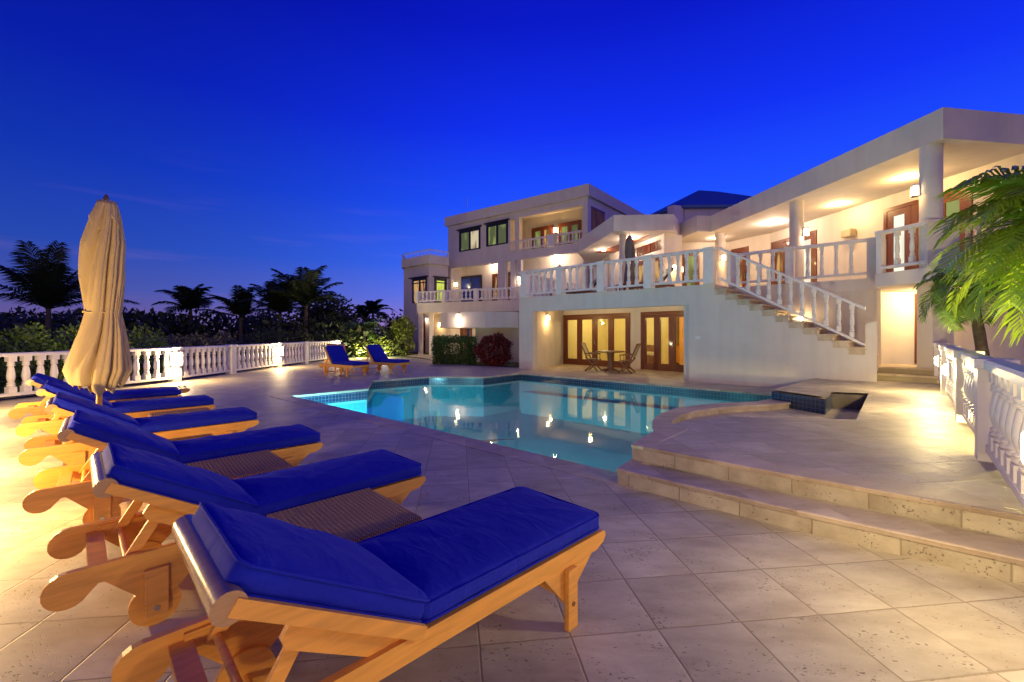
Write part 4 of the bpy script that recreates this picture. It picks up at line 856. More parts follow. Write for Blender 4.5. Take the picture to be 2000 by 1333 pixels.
def make_lounger(label, cushions=True, back=31, name='sun_lounger', cat='sun lounger', group='blue sun loungers along the pool deck'):
    t = thing(name, (0, 0, 0), label, cat, group)
    # long side rails: straight top, round hand-grip hanging at the head end
    grip = [(0.02, .335), (.012, .36), (-.0, .365), (-1.80, .365)] + arc(-1.80, .288, .077, 90, 330, 12) + [(-1.70, .285), (-1.66, .285), (-.06, .285), (0.0, .31)]
    for s in (-1, 1):
        m = MB(); y = s * BW; m.profile(grip, y - .015, y + .015)
        # gusset below the rail at the foot leg
        m.profile([(-.10, .284), (-.46, .284), (-.36, .17), (-.32, .12), (-.26, .12), (-.21, .19)], y - .012, y + .012)
        m.profile([(-1.30, .284), (-1.68, .284), (-1.56, .16), (-1.46, .12), (-1.40, .17)], y - .012, y + .012)
        o = m.build('side_rail', 'teak', t)
        lg = MB(); yo = y + s * .028; lg.box(-.325, -.255, yo - .014, yo + .014, 0, .283, .004); o2 = lg.build('leg', 'teak', t)
        pg = MB(); pg.tube([(-.29, yo + s * .012, .12), (-.29, yo + s * .018, .12)], .011, 10); pg.build('peg', 'teak_dark', o2)
        lg = MB(); lg.box(-1.545, -1.455, yo - .014, yo + .014, .055, .283, .004); o2 = lg.build('wheel_leg', 'teak', t)
        pg = MB(); pg.tube([(-1.50, yo + s * .012, .10), (-1.50, yo + s * .020, .10)], .012, 10); pg.build('bolt', 'steel', o2)
        wh = MB(); wh.tube([(-1.50, y - s * .016 - .014, .10), (-1.50, y - s * .016 + .014, .10)], .10, 28, smooth=False); wh.build('wheel', 'teak', t)
        # notched rack on the inner face of the rail
        rk = MB(); yi = y - s * .024; rk.profile([(-1.69, .35), (-1.27, .35), (-1.27, .31), (-1.30, .325), (-1.36, .325), (-1.38, .30), (-1.42, .325), (-1.48, .325), (-1.50, .30), (-1.54, .325), (-1.58, .325), (-1.60, .30), (-1.64, .30), (-1.69, .31)], yi - .008, yi + .008); rk.build('rack', 'teak', t)
    cb = MB(); cb.box(-1.735, -1.665, -BW + .016, BW - .016, .295, .325, .003); cb.build('cross_bar', 'teak', t); cb = MB(); cb.box(-.03, -.0, -BW + .016, BW - .016, .30, .345)
    cb.build('cross_bar', 'teak', t); cb = MB(); cb.box(-1.12, -1.08, -BW + .016, BW - .016, .29, .33); cb.build('cross_bar', 'teak', t)
    sr = MB(); sr.box(-.31, -.28, -BW + .016, BW - .016, .13, .155); sr.build('stretcher', 'teak', t)
    sr = MB(); sr.tube([(-1.5, -BW, .10), (-1.5, BW, .10)], .012, 8); sr.build('axle', 'teak', t)
    sl = MB()
    for i in range(12): x = -.06 - i * .087; sl.box(x - .03, x + .03, -BW + .018, BW - .018, .347, .362)
    sl.build('seat_slats', 'teak', t)
    # back rest: hinged at x=-1.0
    BM = Matrix.Translation((-1.10, 0, .372)) @ Matrix.Rotation(R(back), 4, 'Y')       # local -x runs up the back
    br = MB(); Lb = .66
    for s in (-1, 1):
        y = s * (BW + .002)
        br.box(-Lb, -.0, min(y + s * .008, y + s * .030), max(y + s * .008, y + s * .030), -.030, .016, mtx=BM)
    for i in range(7): x = -.06 - i * .083; br.box(x - .040, x + .040, -BW - .009, BW + .009, -.016, .001, mtx=BM)
    bo = br.build('backrest', 'teak', t)
    for s in (-1, 1):
        ap = MB(); y = s * (BW - .018); ap.profile([(-.47, -.024), (-.47, -.085), (-.445, -.105), (-.08, -.105), (-.02, -.05), (-.02, -.024)], y - .011, y + .011, mtx=BM); ap.build('back_board', 'teak', bo)
    rl_ = MB(); p0 = BM @ Vector((-Lb - .005, -BW - .026, -.012)); p1 = BM @ Vector((-Lb - .005, BW + .026, -.012)); rl_.tube([p0, p0.lerp(p1, .5), p1], .043, 22); rl_.build('head_roll', 'teak_roll', bo)
    # prop frame from the back board down to the rack
    pr = MB(); a = BM @ Vector((-.40, 0, -.05)); b_ = Vector((-1.60, 0, .318))
    po = None
    for s in (-1, 1):
        pr = MB(); y = s * (BW - .055); A = Vector((a.x, y, a.z)); B = Vector((b_.x, y, b_.z)); d = (B - A); ang = math.atan2(d.z, d.x); Mx = Matrix.Translation(A) @ Matrix.Rotation(-ang, 4, 'Y')
        pr.box(-.02, d.length + .03, -.010, .010, -.024, .024, .004, mtx=Mx); po = pr.build('prop', 'teak', t)
    dw = MB(); dw.tube([(b_.x, -BW + .018, b_.z), (b_.x, BW - .018, b_.z)], .014, 10); dw.build('dowel', 'teak', po)
    if cushions:
        m, p = cushion_mb(1.12, .60, .085, 1, -.55); c = m.build('seat_cushion', 'blue_fabric', t); c.location.z = .366; p.build('piping', 'blue_fabric', c)
        m, p = cushion_mb(.70, .60, .092, 2, -.335); c = m.build('back_cushion', 'blue_fabric', t); c.matrix_local = BM @ Matrix.Translation((0, 0, .002)); p.build('piping', 'blue_fabric', c)
    return t
LDIR = Vector((.715, .70)).normalized(); LLAT = Vector((LDIR.y, -LDIR.x))
def place(o, corner, ang=0):
    """corner = near foot corner of the frame"""
    d = LDIR.copy(); d.rotate(Matrix.Rotation(ang, 2)); lat = Vector((d.y, -d.x)); c = Vector(corner) - lat * .31
    o.location = (c.x, c.y, 0); o.rotation_euler.z = math.atan2(d.y, d.x)
LL = ['blue cushioned teak lounger nearest the camera, largest and cut off at the bottom', 'second blue lounger of the row, between the two nearest wicker tables',
      'third blue lounger counted from the nearest of the row', 'fourth blue lounger counted from the nearest, just in front of the folded parasol pole',
      'fifth blue lounger from the nearest, directly behind the folded parasol pole', 'farthest blue lounger of the row, beside the white balustrade']
FT = [(.475, 2.28), (-.64, 3.14), (-1.80, 4.10), (-3.02, 5.16), (-4.27, 6.23), (-5.48, 7.20)]
lng = make_lounger(LL[0]); place(lng, FT[0])
rots = [0, .01, -.02, .015, .0, -.015]
for i in range(1, 6):
    o = copy_tree(lng); o['label'] = LL[i]; place(o, FT[i], rots[i])
far = make_lounger('blue lounger with raised back standing at the far left corner of the pool', True, 52)
def place2(o, x, y, dx, dy): o.location = (x, y, 0); o.rotation_euler.z = math.atan2(dy, dx)
place2(far, -4.78, 13.82, .82, -.57)
o = copy_tree(far); o['label'] = 'blue lounger with raised back beyond the pool, nearer the villa and lawn'; place2(o, -3.72, 14.95, .86, -.5)
bare = make_lounger('bare teak lounger without cushion behind the two far blue loungers', False, 58, group='bare teak loungers')
place2(bare, -5.9, 15.55, .6, -.8)
bare2 = copy_tree(bare); bare2['label'] = 'bare teak lounger with raised back by the balustrade behind the folded parasol'; place2(bare2, -6.2, 8.3, .74, .67)
# wicker tables
def make_table(label, s=.62, h=.385):
    t = thing('wicker_table', (0, 0, 0), label, 'side table', 'wicker side tables between the loungers')
    m = MB(); m.box(-s / 2, s / 2, -s / 2, s / 2, h - .055, h, .012)
    nn = 34
    for i in range(nn): y = -s / 2 + s * (i + .5) / nn; m.tube([(-s / 2 + .012, y, h + .001), (s / 2 - .012, y, h + .001)], s / nn * .46, 5, caps=False)
    m.build('table_top', 'wicker', t)
    for sx in (-1, 1):
        for sy_ in (-1, 1): l = MB(); x, y = sx * (s / 2 - .03), sy_ * (s / 2 - .03); l.box(x - .022, x + .022, y - .022, y + .022, 0, h - .056, .008); l.build('leg', 'wicker', t)
    r = MB(); q = s / 2 - .052
    for sx in (-1, 1): r.box(sx * (s / 2 - .03) - .01, sx * (s / 2 - .03) + .01, -q, q, h * .42, h * .42 + .025); r.box(-q, q, sx * (s / 2 - .03) - .01, sx * (s / 2 - .03) + .01, h * .30, h * .30 + .025)
    r.build('stretcher', 'wicker', t); return t
tlab = ['nearest wicker side table, between the first and second blue loungers', 'wicker side table between the second and third blue loungers',
        'wicker side table just behind the parasol pole base, between fourth and fifth loungers', 'farthest wicker side table, between the last two loungers of the row']
tpos = [(-.93, 2.40), (-2.10, 3.32), (-4.12, 5.45), (-5.45, 6.42)]
tt = make_table(tlab[0]); tt.location = (*tpos[0], 0); tt.rotation_euler.z = math.atan2(LDIR.y, LDIR.x)
for i in (1, 2, 3): o = copy_tree(tt); o['label'] = tlab[i]; o.location = (*tpos[i], 0)

# ================================================================== folded parasol
def closed_parasol(name, loc, label, group, H, prof, folds, mcol, pole='teak', cap=True, seed=3, pole_r=.026):
    rnd = random.Random(seed); t = thing(name, loc, label, 'parasol', group)
    m = MB(); seg = 180; vs = []; fs = []
    rows = []
    K = 46
    for i in range(K + 1):
        f = i / K; z = prof[0][1] + (prof[-1][1] - prof[0][1]) * f
        for (r0, z0, a0), (r1, z1, a1) in zip(prof[:-1], prof[1:]):
            if z0 >= z >= z1: q = (z0 - z) / (z0 - z1); r = r0 + (r1 - r0) * q; am = a0 + (a1 - a0) * q
        rows.append((r, z, am))
    for i, (r, z, am) in enumerate(rows):
        tw = 1.3 * (z - prof[0][1]) / (prof[-1][1] - prof[0][1])
        for k in range(seg):
            th = 2 * math.pi * k / seg; p = th + tw * .9 + .35 * math.sin(2 * th + .5)
            x_ = (p * folds / (2 * math.pi)) % 1.0; dv_ = abs(x_ - .5)
            val = math.exp(-(dv_ / .11) ** 2); sub_ = math.exp(-(abs(((p * folds * 2.5 / (2 * math.pi)) % 1.0) - .5) / .16) ** 2) * (1 if math.cos(th + .9) > .2 else .25)
            fold = 1 - am * (.95 * val + .22 * sub_) + .10 * am * (dv_ * 2) ** 2
            hem = 0
            if i == K: hem = .16 * (1 - dv_ * 2) * .6 + .05 * math.sin(2 * th)
            elif i == K - 1: hem = .08 * (1 - dv_ * 2) * .6 + .03 * math.sin(2 * th)
            vs.append((r * fold * math.cos(th) + .012 * math.sin(z * 5), r * fold * math.sin(th) * .9, z + hem))
    for i in range(K):
        for k in range(seg): fs.append([i * seg + k, i * seg + (k + 1) % seg, (i + 1) * seg + (k + 1) % seg, (i + 1) * seg + k])
    m.add(vs, fs, True); c = m.build('canopy', mcol, t)
    md = c.modifiers.new('solid', 'SOLIDIFY'); md.thickness = .006
    if cap:
        m = MB(); vs = []; fs = []; z0 = prof[0][1]; hh = H * .062; ks = 9
        for i in range(ks):
            f = i / (ks - 1)
            for k in range(seg):
                th = 2 * math.pi * k / seg; r = (.045 + .085 * f ** .8) * (1 + .20 * f * math.cos(4 * th + .6) + .35 * f * max(0, math.cos(th - 3.3)) ** 3); z = z0 + .006 - hh * 1.5 * f ** 1.3 + .07 * f * f * math.cos(4 * th + 2.1)
                vs.append((r * math.cos(th), r * math.sin(th) * .9, z))
        for i in range(ks - 1):
            for k in range(seg): fs.append([i * seg + k, i * seg + (k + 1) % seg, (i + 1) * seg + (k + 1) % seg, (i + 1) * seg + k])
        m.add(vs, fs, True); m.add(vs[:seg], [list(range(seg))]); o = m.build('vent_cap', mcol, t); md = o.modifiers.new('solid', 'SOLIDIFY'); md.thickness = .005
    m = MB(); tie = [r for r in rows if abs(r[1] - prof[min(4, len(prof) - 2)][1]) < .04][0] if len(prof) > 3 else rows[len(rows) // 2]
    ring = [((tie[0] * 1.03) * math.cos(2 * math.pi * k / 40), (tie[0] * .985) * math.sin(2 * math.pi * k / 40) * .93, tie[1] + .006 * math.sin(k)) for k in range(41)]
    m.tube(ring, .0095, 6, caps=False); m.build('tie', mcol, t)
    m = MB(); m.tube([(0, 0, 0), (0, 0, H - .07)], pole_r, 14); m.build('pole', pole, t)
    m = MB(); m.lathe([(.012, H - .09), (.03, H - .075), (.024, H - .05), (.027, H - .035), (.016, H - .01), (.003, H + .01)], 12); m.build('finial', 'teak_dark', t)
    return t
um = closed_parasol('parasol', (-4.52, 4.74, 0), 'tall folded cream parasol tied round its wooden pole between the loungers', 'folded parasols', 2.90,
    [(.075, 2.83, .05), (.12, 2.68, .3), (.185, 2.36, .44), (.19, 2.0, .44), (.150, 1.61, .34), (.205, 1.36, .40), (.285, 1.00, .38), (.20, .77, .30)], 7, 'cream_fabric')
um.rotation_euler.y = .035
bsm = MB(); bsm.lathe([(.26, 0), (.26, .05), (.22, .075), (.05, .085), (.05, .22), (.036, .23)], 24); bsm.build('base', 'teak_dark', um)

# ================================================================== table and chairs at the glass doors
dt = thing('round_table', (3.52, 15.55, 0), 'round wooden pedestal table between two folding chairs at the glass doors', 'table')
m = MB(); m.lathe([(.50, .70), (.52, .712), (.52, .73), (.50, .742)], 36); m.build('table_top', 'teak_dark', dt)
m = MB(); m.lathe([(.14, .05), (.12, .12), (.10, .35), (.12, .62), (.16, .698)], 14); m.build('pedestal', 'teak_dark', dt)
for k in range(4):
    a = R(45 + 90 * k); m = MB(); m.tube([(0, 0, .10), (.20 * math.cos(a), .20 * math.sin(a), .075), (.38 * math.cos(a), .38 * math.sin(a), .025)], [.04, .035, .025], 6); m.build('leg', 'teak_dark', dt)
def folding_chair(label):
    t = thing('folding_chair', (0, 0, 0), label, 'chair', 'folding chairs at the round table')
    for s in (-1, 1):
        y = s * .23; b = MB()
        for (p, q) in (((.24, 0), (-.22, .52)), ((-.24, 0), (.22, .42))):
            b.tube([(p[0], y, p[1]), (q[0], y, q[1])], .026, 6)
        b.build('cross_legs', 'teak_dark', t)
        b = MB(); b.tube([(.20, y, .62), (0, y, .645), (-.27, y, .64)], .025, 6); b.tube([(.17, y, .42), (.18, y, .62)], .015, 6); b.build('armrest', 'teak_dark', t)
    b = MB()
    for s in (-1, 1): b.tube([(-.14, s * .21, .40), (-.26, s * .21, .68), (-.40, s * .21, 1.02)], .024, 6)
    b.tube([(-.40, -.21, 1.01), (-.40, .21, 1.01)], .016, 6); b.tube([(-.21, -.21, .56), (-.21, .21, .56)], .014, 6); fr = b.build('back_frame', 'teak_dark', t)
    b = MB(); b.add([(-.215, -.19, .57), (-.215, .19, .57), (-.395, .19, 1.0), (-.395, -.19, 1.0), (-.225, -.19, .565), (-.225, .19, .565), (-.405, .19, .995), (-.405, -.19, .995)], [[0, 1, 2, 3], [7, 6, 5, 4], [0, 4, 5, 1], [1, 5, 6, 2], [2, 6, 7, 3], [3, 7, 4, 0]]); b.build('back_sling', 'sling', fr)
    b = MB(); b.box(-.20, .22, -.21, .21, .425, .445, .006); b.build('seat', 'teak_dark', t); return t
ch = folding_chair('folding wooden armchair on the left side of the round table'); ch.location = (2.98, 15.95, 0); ch.rotation_euler.z = R(-28)
c2 = copy_tree(ch); c2['label'] = 'folding wooden armchair on the right side of the round table'; c2.location = (3.98, 15.05, 0); c2.rotation_euler.z = R(150)

# ================================================================== things on the upper terrace
closed_parasol('parasol', (4.55, 18.4 - 1.6, ZT), 'grey folded parasol on the upper terrace beside the round column', 'folded parasols', 2.45,
    [(.06, 2.38, .05), (.14, 2.2, .2), (.19, 1.8, .3), (.16, 1.2, .3), (.19, .9, .3), (.23, .45, .3), (.2, .4, .2)], 8, 'grey_canopy', cap=False)
closed_parasol('parasol', (2.3, 20.4 + .6, ZT), 'small grey folded parasol at the left end of the upper terrace', 'folded parasols', 1.95,
    [(.05, 1.9, .05), (.12, 1.75, .2), (.16, 1.5, .3), (.15, 1.1, .3), (.17, .8, .3), (.2, .5, .3), (.18, .45, .2)], 8, 'grey_canopy', cap=False)
def terrace_lounger(label, x, y, a):
    t = thing('terrace_lounger', (x, y, ZT), label, 'sun lounger', 'wooden loungers on the upper terrace', rz=R(a))
    b = MB(); b.box(-1.2, .5, -.3, -.26, .24, .32); b.box(-1.2, .5, .26, .3, .24, .32); b.build('frame', 'teak_dark', t)
    for sx in (-1.1, .4):
        for s in (-1, 1): l = MB(); l.box(sx - .03, sx + .03, s * .27 - .025, s * .27 + .025, 0, .24); l.build('leg', 'teak_dark', t)
    b = MB(); b.box(-1.2, 0, -.25, .25, .31, .39, .02); b.build('seat_cushion', 'cushion_brown', t)
    b = MB(); Mx = Matrix.Translation((0, 0, .35)) @ Matrix.Rotation(R(-48), 4, 'Y'); b.box(0, .75, -.25, .25, -.04, .05, .02, mtx=Mx); b.build('back_cushion', 'black', t)
terrace_lounger('dark wooden lounger with raised back on the upper terrace, left of the grey parasol', 3.1, 17.7, 10)
terrace_lounger('dark wooden lounger with raised back on the upper terrace, right of the grey parasol', 5.1, 15.3, 12)
def terrace_table(label, x, y):
    t = thing('low_table', (x, y, ZT), label, 'side table', 'low tables on the upper terrace')
    b = MB(); b.box(-.3, .3, -.3, .3, .40, .44, .008); b.build('table_top', 'white_paint', t)
    for sx in (-1, 1):
        for s in (-1, 1): l = MB(); l.box(sx * .26 - .02, sx * .26 + .02, s * .26 - .02, s * .26 + .02, 0, .40); l.build('leg', 'teak_dark', t)
terrace_table('low table on the upper terrace between its two dark loungers', 4.15, 16.0)
terrace_table('low table on the upper terrace near its left end', 1.9, 18.3)

# ================================================================== plants
def frond(mb, base, az, el, Ln, droop, leaf=.45, n=26, wid=.03, seed=0, sweep=0):
    rnd = random.Random(seed); pts = []; p = Vector(base); e = el; a = az
    K = 14
    for i in range(K + 1):
        pts.append(p.copy()); d = Vector((math.cos(e) * math.cos(a), math.cos(e) * math.sin(a), math.sin(e))); p = p + d * (Ln / K); e -= droop / K * (0.5 + 1.2 * i / K); a += sweep / K
    mb.tube(pts, [Ln * .011 * (1 - .8 * i / K) for i in range(K + 1)], 4, caps=False)
    vs = []; fs = []
    for s in (-1, 1):
        for k in range(n):
            t = .10 + .88 * (k + rnd.random() * .6) / n; f = t * K; i = min(int(f), K - 1); q = pts[i].lerp(pts[i + 1], f - i); d = (pts[i + 1] - pts[i]).normalized()
            side = d.cross(Vector((0, 0, 1))).normalized() * s; up = side.cross(d) * s
            ll = leaf * (math.sin(math.pi * min(1, t * .85 + .12)) ** .6) * rnd.uniform(.8, 1.1)
            fw = .35 + .75 * t; dr = (side + d * fw + Vector((0, 0, .15))).normalized()
            m1 = q + dr * ll * .5; dr2 = (dr + Vector((0, 0, -.55 - .3 * rnd.random()))).normalized(); m2 = m1 + dr2 * ll * .5
            wv = d * wid * .5; o = len(vs); vs += [q - wv * .6, q + wv * .6, m1 + wv, m1 - wv, m2]; fs += [(o, o + 1, o + 2, o + 3), (o + 3, o + 2, o + 4)]
    mb.add(vs, fs)
def palm(label, x, y, z0, zc, Ln, nf, m='palm_dark', seed=0, leaf=None, n=26, wid=.05, up=(.1, 1.45), droop=1.5, lean=(0, 0), tr=.10, group='palms', mbark='bark', azs=None, lit_name='palm_tree'):
    rnd = random.Random(seed); t = thing(lit_name, (x, y, z0), label, 'palm', group); leaf = leaf or Ln * .28; H = zc - z0
    b = MB(); pts = [(lean[0] * (k / 8) ** 1.5, lean[1] * (k / 8) ** 1.5, H * k / 8) for k in range(9)]; rr = [tr * (1.35 - .5 * k / 8) * (1 + .08 * (k % 2)) for k in range(9)]; b.tube(pts, rr, 10); b.build('trunk', mbark, t)
    c = MB()
    for i in range(nf):
        az = 2.399 * i + rnd.uniform(-.3, .3) if azs is None else azs[i % len(azs)] + rnd.uniform(-.15, .15); f = i / max(1, nf - 1); el = up[1] + (up[0] - up[1]) * f + rnd.uniform(-.12, .12)
        frond(c, (lean[0], lean[1], H - .02), az, el, Ln * rnd.uniform(.85, 1.08), droop * rnd.uniform(.8, 1.2), leaf, n, wid, seed * 100 + i, rnd.uniform(-.3, .3))
    c.build('crown', m, t); return t
def leaves(mb, n, pts_fn, size, rnd, asp=.5):
    vs = []; fs = []
    for _ in range(n):
        p, nn = pts_fn(rnd); a = Vector((rnd.gauss(0, 1), rnd.gauss(0, 1), rnd.gauss(0, .6))); a = (a + nn * .9).normalized(); s_ = size * rnd.uniform(.6, 1.3)
        b_ = a.cross(Vector((rnd.gauss(0, 1), rnd.gauss(0, 1), rnd.gauss(0, 1)))).normalized(); o = len(vs)
        vs += [p, p + a * s_ * .5 + b_ * s_ * asp * .5, p + a * s_, p + a * s_ * .5 - b_ * s_ * asp * .5]; fs.append((o, o + 1, o + 2, o + 3))
    mb.add(vs, fs)
def blob(rnd, c, r, lump=.18, flat=False):
    while True:
        v = Vector((rnd.gauss(0, 1), rnd.gauss(0, 1), rnd.gauss(0, 1))).normalized(); k = 1 + lump * math.sin(v.x * 5 + c[0]) * math.cos(v.z * 6 + c[1]) + lump * .6 * math.sin(v.y * 11 + v.z * 7); f = rnd.uniform(.62, 1) ** .6 * k
        p = Vector((c[0] + v.x * r[0] * f, c[1] + v.y * r[1] * f, c[2] + v.z * r[2] * f))
        if p.z > .02 + c[2] - r[2]: return p, v
def shrub(name, label, cat, x, y, z0, r, m, n, size, seed, group=None, lump=.15, box=False, stems=5):
    rnd = random.Random(seed); t = thing(name, (x, y, z0), label, cat, group)
    if box:
        def fn(q):
            v = Vector((q.uniform(-1, 1), q.uniform(-1, 1), q.uniform(-1, 1))); k = max(range(3), key=lambda i: abs(v[i])); mx = abs(v[k]); v2 = v / mx * q.uniform(.55, 1.0); e = 1 - .10 * (abs(v2.x) * abs(v2.y) * abs(v2.z)) ** .5 + .05 * math.sin(v2.x * 7 + v2.z * 4) * math.cos(v2.y * 6 + v2.x * 9)
            return Vector((v2.x * r[0] * e, v2.y * r[1] * e, r[2] + v2.z * r[2] * e)), v2.normalized()
    else: fn = lambda q: blob(q, (0, 0, r[2]), r, lump)
    b = MB(); leaves(b, n, fn, size, rnd); b.build('foliage', m, t)
    s_ = MB()
    for i in range(stems): a = 6.28 * i / stems + .3; s_.tube([(.08 * math.cos(a), .08 * math.sin(a), -.02), (.3 * r[0] * math.cos(a), .3 * r[1] * math.sin(a), r[2] * .7), (.6 * r[0] * math.cos(a), .6 * r[1] * math.sin(a), r[2] * 1.2)], [.03, .022, .01], 5)
    s_.build('stem', 'bark', t); return t
def tree(label, x, y, z0, H, r, m, n, size, seed, group=None):
    rnd = random.Random(seed); t = thing('broadleaf_tree', (x, y, z0), label, 'tree', group)
    b = MB(); b.tube([(0, 0, 0), (.1, 0, H * .3), (0, .1, H * .55)], [.22, .16, .12], 8)
    for i in range(5): a = i * 1.3; b.tube([(0, .1, H * .5), (r[0] * .4 * math.cos(a), r[1] * .4 * math.sin(a), H * .72), (r[0] * .7 * math.cos(a), r[1] * .7 * math.sin(a), H * .86)], [.10, .06, .03], 6)
    b.build('trunk', 'bark', t); c = MB(); cl = [(rnd.uniform(-.6, .6) * r[0], rnd.uniform(-.6, .6) * r[1], H - r[2] + rnd.uniform(-.5, .55) * r[2]) for _ in range(9)]
    leaves(c, n, lambda q: blob(q, cl[q.randrange(9)], (r[0] * .5, r[1] * .5, r[2] * .45), .25), size, rnd); c.build('crown', m, t); return t
# far palms beyond the left balustrade
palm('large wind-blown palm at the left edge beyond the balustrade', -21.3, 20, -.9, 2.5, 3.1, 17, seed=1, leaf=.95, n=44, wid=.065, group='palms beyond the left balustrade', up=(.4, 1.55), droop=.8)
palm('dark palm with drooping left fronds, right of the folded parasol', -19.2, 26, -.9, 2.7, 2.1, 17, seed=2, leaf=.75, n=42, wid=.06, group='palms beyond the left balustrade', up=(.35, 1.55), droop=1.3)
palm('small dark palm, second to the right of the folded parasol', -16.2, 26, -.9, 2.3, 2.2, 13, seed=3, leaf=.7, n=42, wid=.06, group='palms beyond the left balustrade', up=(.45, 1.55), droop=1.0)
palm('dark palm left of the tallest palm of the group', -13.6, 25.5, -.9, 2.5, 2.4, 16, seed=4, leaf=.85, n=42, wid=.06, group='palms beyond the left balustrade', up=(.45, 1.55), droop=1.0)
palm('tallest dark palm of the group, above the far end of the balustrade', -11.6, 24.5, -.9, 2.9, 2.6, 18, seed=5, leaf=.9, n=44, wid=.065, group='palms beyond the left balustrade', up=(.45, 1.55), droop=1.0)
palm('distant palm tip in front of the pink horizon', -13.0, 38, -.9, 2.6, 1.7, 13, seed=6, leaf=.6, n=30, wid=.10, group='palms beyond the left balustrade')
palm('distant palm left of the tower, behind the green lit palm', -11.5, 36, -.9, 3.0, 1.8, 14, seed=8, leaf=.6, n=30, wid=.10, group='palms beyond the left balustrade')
palm('green lit garden palm between the far balustrade end and the tower', -9.0, 26.5, -.1, 1.35, 1.9, 26, m='palm', seed=7, leaf=.55, n=32, wid=.035, up=(-.1, 1.3), droop=2.2, group='garden palms', tr=.12)
tree('rounded dark tree behind the far end of the balustrade', -12.2, 29.5, -.9, 4.9, (2.6, 2.2, 1.9), 'leaf_dark', 5200, .26, 11)
tree('small dark tree between the lit palm and the tower', -8.4, 36, -.9, 4.1, (2.0, 1.6, 1.3), 'leaf_dark', 2600, .24, 12)
rnd = random.Random(5); tl = MB()
cs = []
for i in range(130):
    X = -64 + 58 * rnd.random(); Y = rnd.uniform(22, 38) + abs(X + 20) * .25
    if X / Y > -.26: continue
    cs.append((X, Y, rnd.uniform(.2, 1.35) * (Y / 28)))
for i in range(60): X = -50 + 36 * rnd.random(); cs.append((X, rnd.uniform(14, 22), rnd.uniform(-.4, .25))) if X < -13 else None
leaves(tl, 80000, lambda q: blob(q, cs[q.randrange(len(cs))], (2.2, 1.6, 1.5), .22), .36, rnd); o = tl.build('distant_trees', 'leaf_dark'); o['kind'] = 'stuff'; tag(o, 'dark mass of trees and scrub beyond the left balustrade', 'trees')
# hedges just outside the balustrade
def row(name, label, x0, y0, x1, y1, top, m, n, size, seed):
    r_ = random.Random(seed); t = thing(name, ((x0 + x1) / 2, (y0 + y1) / 2, -.9), label, 'hedge'); b = MB(); L_ = math.dist((x0, y0), (x1, y1)); k = int(L_ / .7) + 1; c = []
    for i in range(k + 1): f = i / k; c.append((x0 + (x1 - x0) * f - (x0 + x1) / 2 + r_.uniform(-.3, .3), y0 + (y1 - y0) * f - (y0 + y1) / 2 + r_.uniform(-.3, .3), .35 + r_.uniform(-.1, .12)))
    hh = (top + .9) / 2
    leaves(b, n, lambda q: blob(q, (lambda c_: (c_[0], c_[1], hh - .05 + c_[2] * .25))(c[q.randrange(k + 1)]), (.75, .75, hh), .12), size, r_); b.build('foliage', m, t)
    s_ = MB()
    for p in c[::2]: s_.tube([(p[0], p[1], 0), (p[0] + .1, p[1], hh)], [.04, .02], 5)
    s_.build('stem', 'bark', t)
row('hedge', 'leafy green hedge beyond the left balustrade, left of the folded parasol', -12.6, 9.6, -11.6, 13.2, 1.5, 'leaf_lit', 16000, .11, 21)
row('hedge', 'silvery grey hedge beyond the balustrade, right of the folded parasol', -13.2, 14.5, -12.2, 20.5, 1.30, 'leaf_silver', 16000, .11, 22)
row('hedge', 'dark green hedge beyond the far part of the left balustrade', -11.2, 19, -10.8, 25, 1.45, 'leaf_dark', 12000, .12, 23)
# garden by the house
shrub('hedge', 'clipped glossy green hedge under the curved terrace', 'hedge', -2.55, 19.35, -.02, (.98, .42, .64), 'leaf', 13000, .085, 31, box=True, lump=.1)
shrub('shrub', 'round dark red shrub beside the clipped green hedge', 'shrub', -.78, 18.55, -.02, (.72, .5, .66), 'leaf_red', 6500, .10, 32, lump=.14)
shrub('shrub', 'tall lime variegated shrub at the foot of the tower', 'shrub', -6.9, 27.2, -.02, (.75, .7, 1.15), 'leaf_lime', 4200, .14, 33, group='lime shrubs by the lawn', lump=.22)
shrub('shrub', 'low lime variegated shrub on the lawn, left of the tall one', 'shrub', -7.9, 26.0, -.02, (.6, .5, .55), 'leaf_lime', 1800, .13, 34, group='lime shrubs by the lawn', lump=.25)
shrub('shrub', 'low lime shrub below the green lit palm', 'shrub', -8.7, 25.3, -.02, (.5, .4, .42), 'leaf_lime', 1100, .13, 35, group='lime shrubs by the lawn', lump=.25)
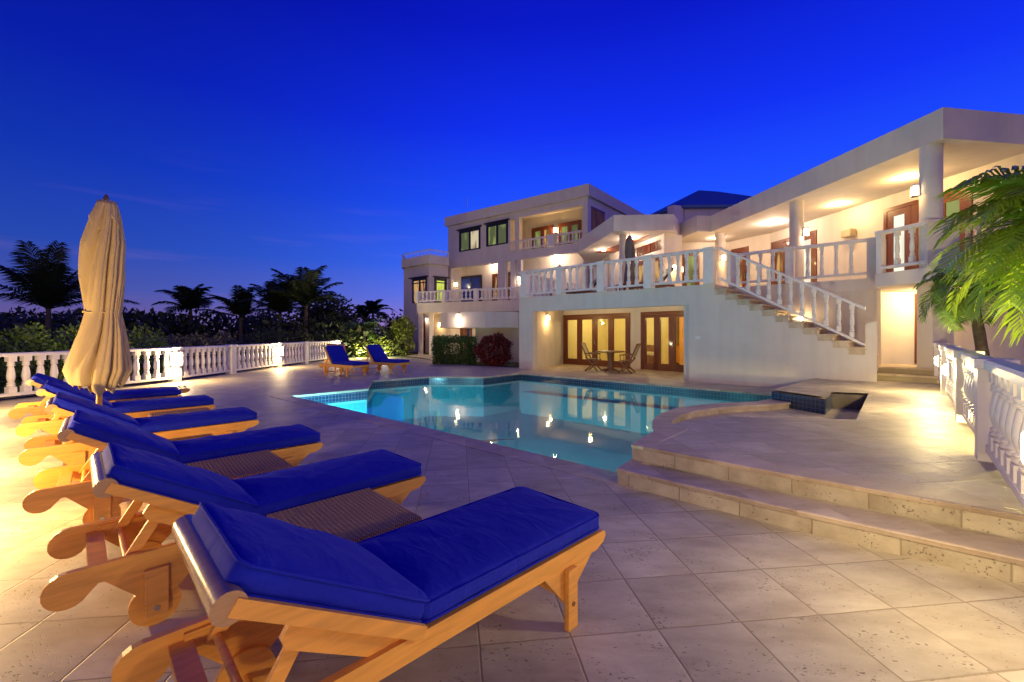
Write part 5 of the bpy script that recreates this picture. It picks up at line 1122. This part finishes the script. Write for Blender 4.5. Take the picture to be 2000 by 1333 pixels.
for (x, y, w_t) in ((-7.3, 25.0, 200), (-8.6, 24.6, 200)):
    t = thing('garden_lamp', (x, y, 0), 'small garden spot lamp on the lawn, ' + ('left' if x < -8 else 'right') + ' of the pair by the lime shrubs', 'lamp', 'garden spot lamps')
    b = MB(); b.tube([(0, 0, 0), (0, 0, .16)], .015, 6); b.lathe([(.03, .14), (.05, .17), (.055, .24), (.05, .25)], 12); b.build('body', 'black', t); g = MB(); g.lathe([(.045, .251), (.04, .262)], 12); g.build('lamp_glass', 'bulb_dim', t); l = lamp_light((0, -.05, .32), w_t, (1, .85, .45), .05); attach(l, t)
# palms behind the right balustrade
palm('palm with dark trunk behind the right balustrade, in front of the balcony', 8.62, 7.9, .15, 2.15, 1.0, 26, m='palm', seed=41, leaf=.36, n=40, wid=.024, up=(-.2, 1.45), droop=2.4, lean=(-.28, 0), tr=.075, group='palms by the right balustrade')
palm('nearest palm, bright yellow green fronds sweeping in from the right edge', 6.05, 4.6, .15, 2.55, 1.38, 26, m='palm_lit', seed=42, leaf=.60, n=30, wid=.038, up=(-.75, 1.0), droop=1.3, azs=[2.7, 3.0, 3.3, 3.6, 3.9, 2.4, 3.15, 2.85, 4.2, 3.45, 1.6, 5.2, .4], tr=.09, group='palms by the right balustrade')
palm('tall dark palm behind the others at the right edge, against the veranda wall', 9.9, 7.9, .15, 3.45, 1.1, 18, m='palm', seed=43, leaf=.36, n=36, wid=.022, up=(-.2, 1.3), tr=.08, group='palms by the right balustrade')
t = thing('garden_lamp', (5.05, 3.95, .0), 'spot lamp in the planting behind the right balustrade, under the nearest palm', 'lamp')
b = MB(); b.tube([(0, 0, 0), (0, 0, .2)], .015, 6); b.lathe([(.03, .18), (.05, .21), (.055, .28), (.05, .29)], 12); b.build('body', 'black', t); g = MB(); g.lathe([(.045, .291), (.04, .302)], 12); g.build('lamp_glass', 'bulb_dim', t); attach(lamp_light((0, 0, .36), 420, (1, .80, .26), .04), t)

for o in list(bpy.data.objects):
    if '_off' in o: del o['_off']
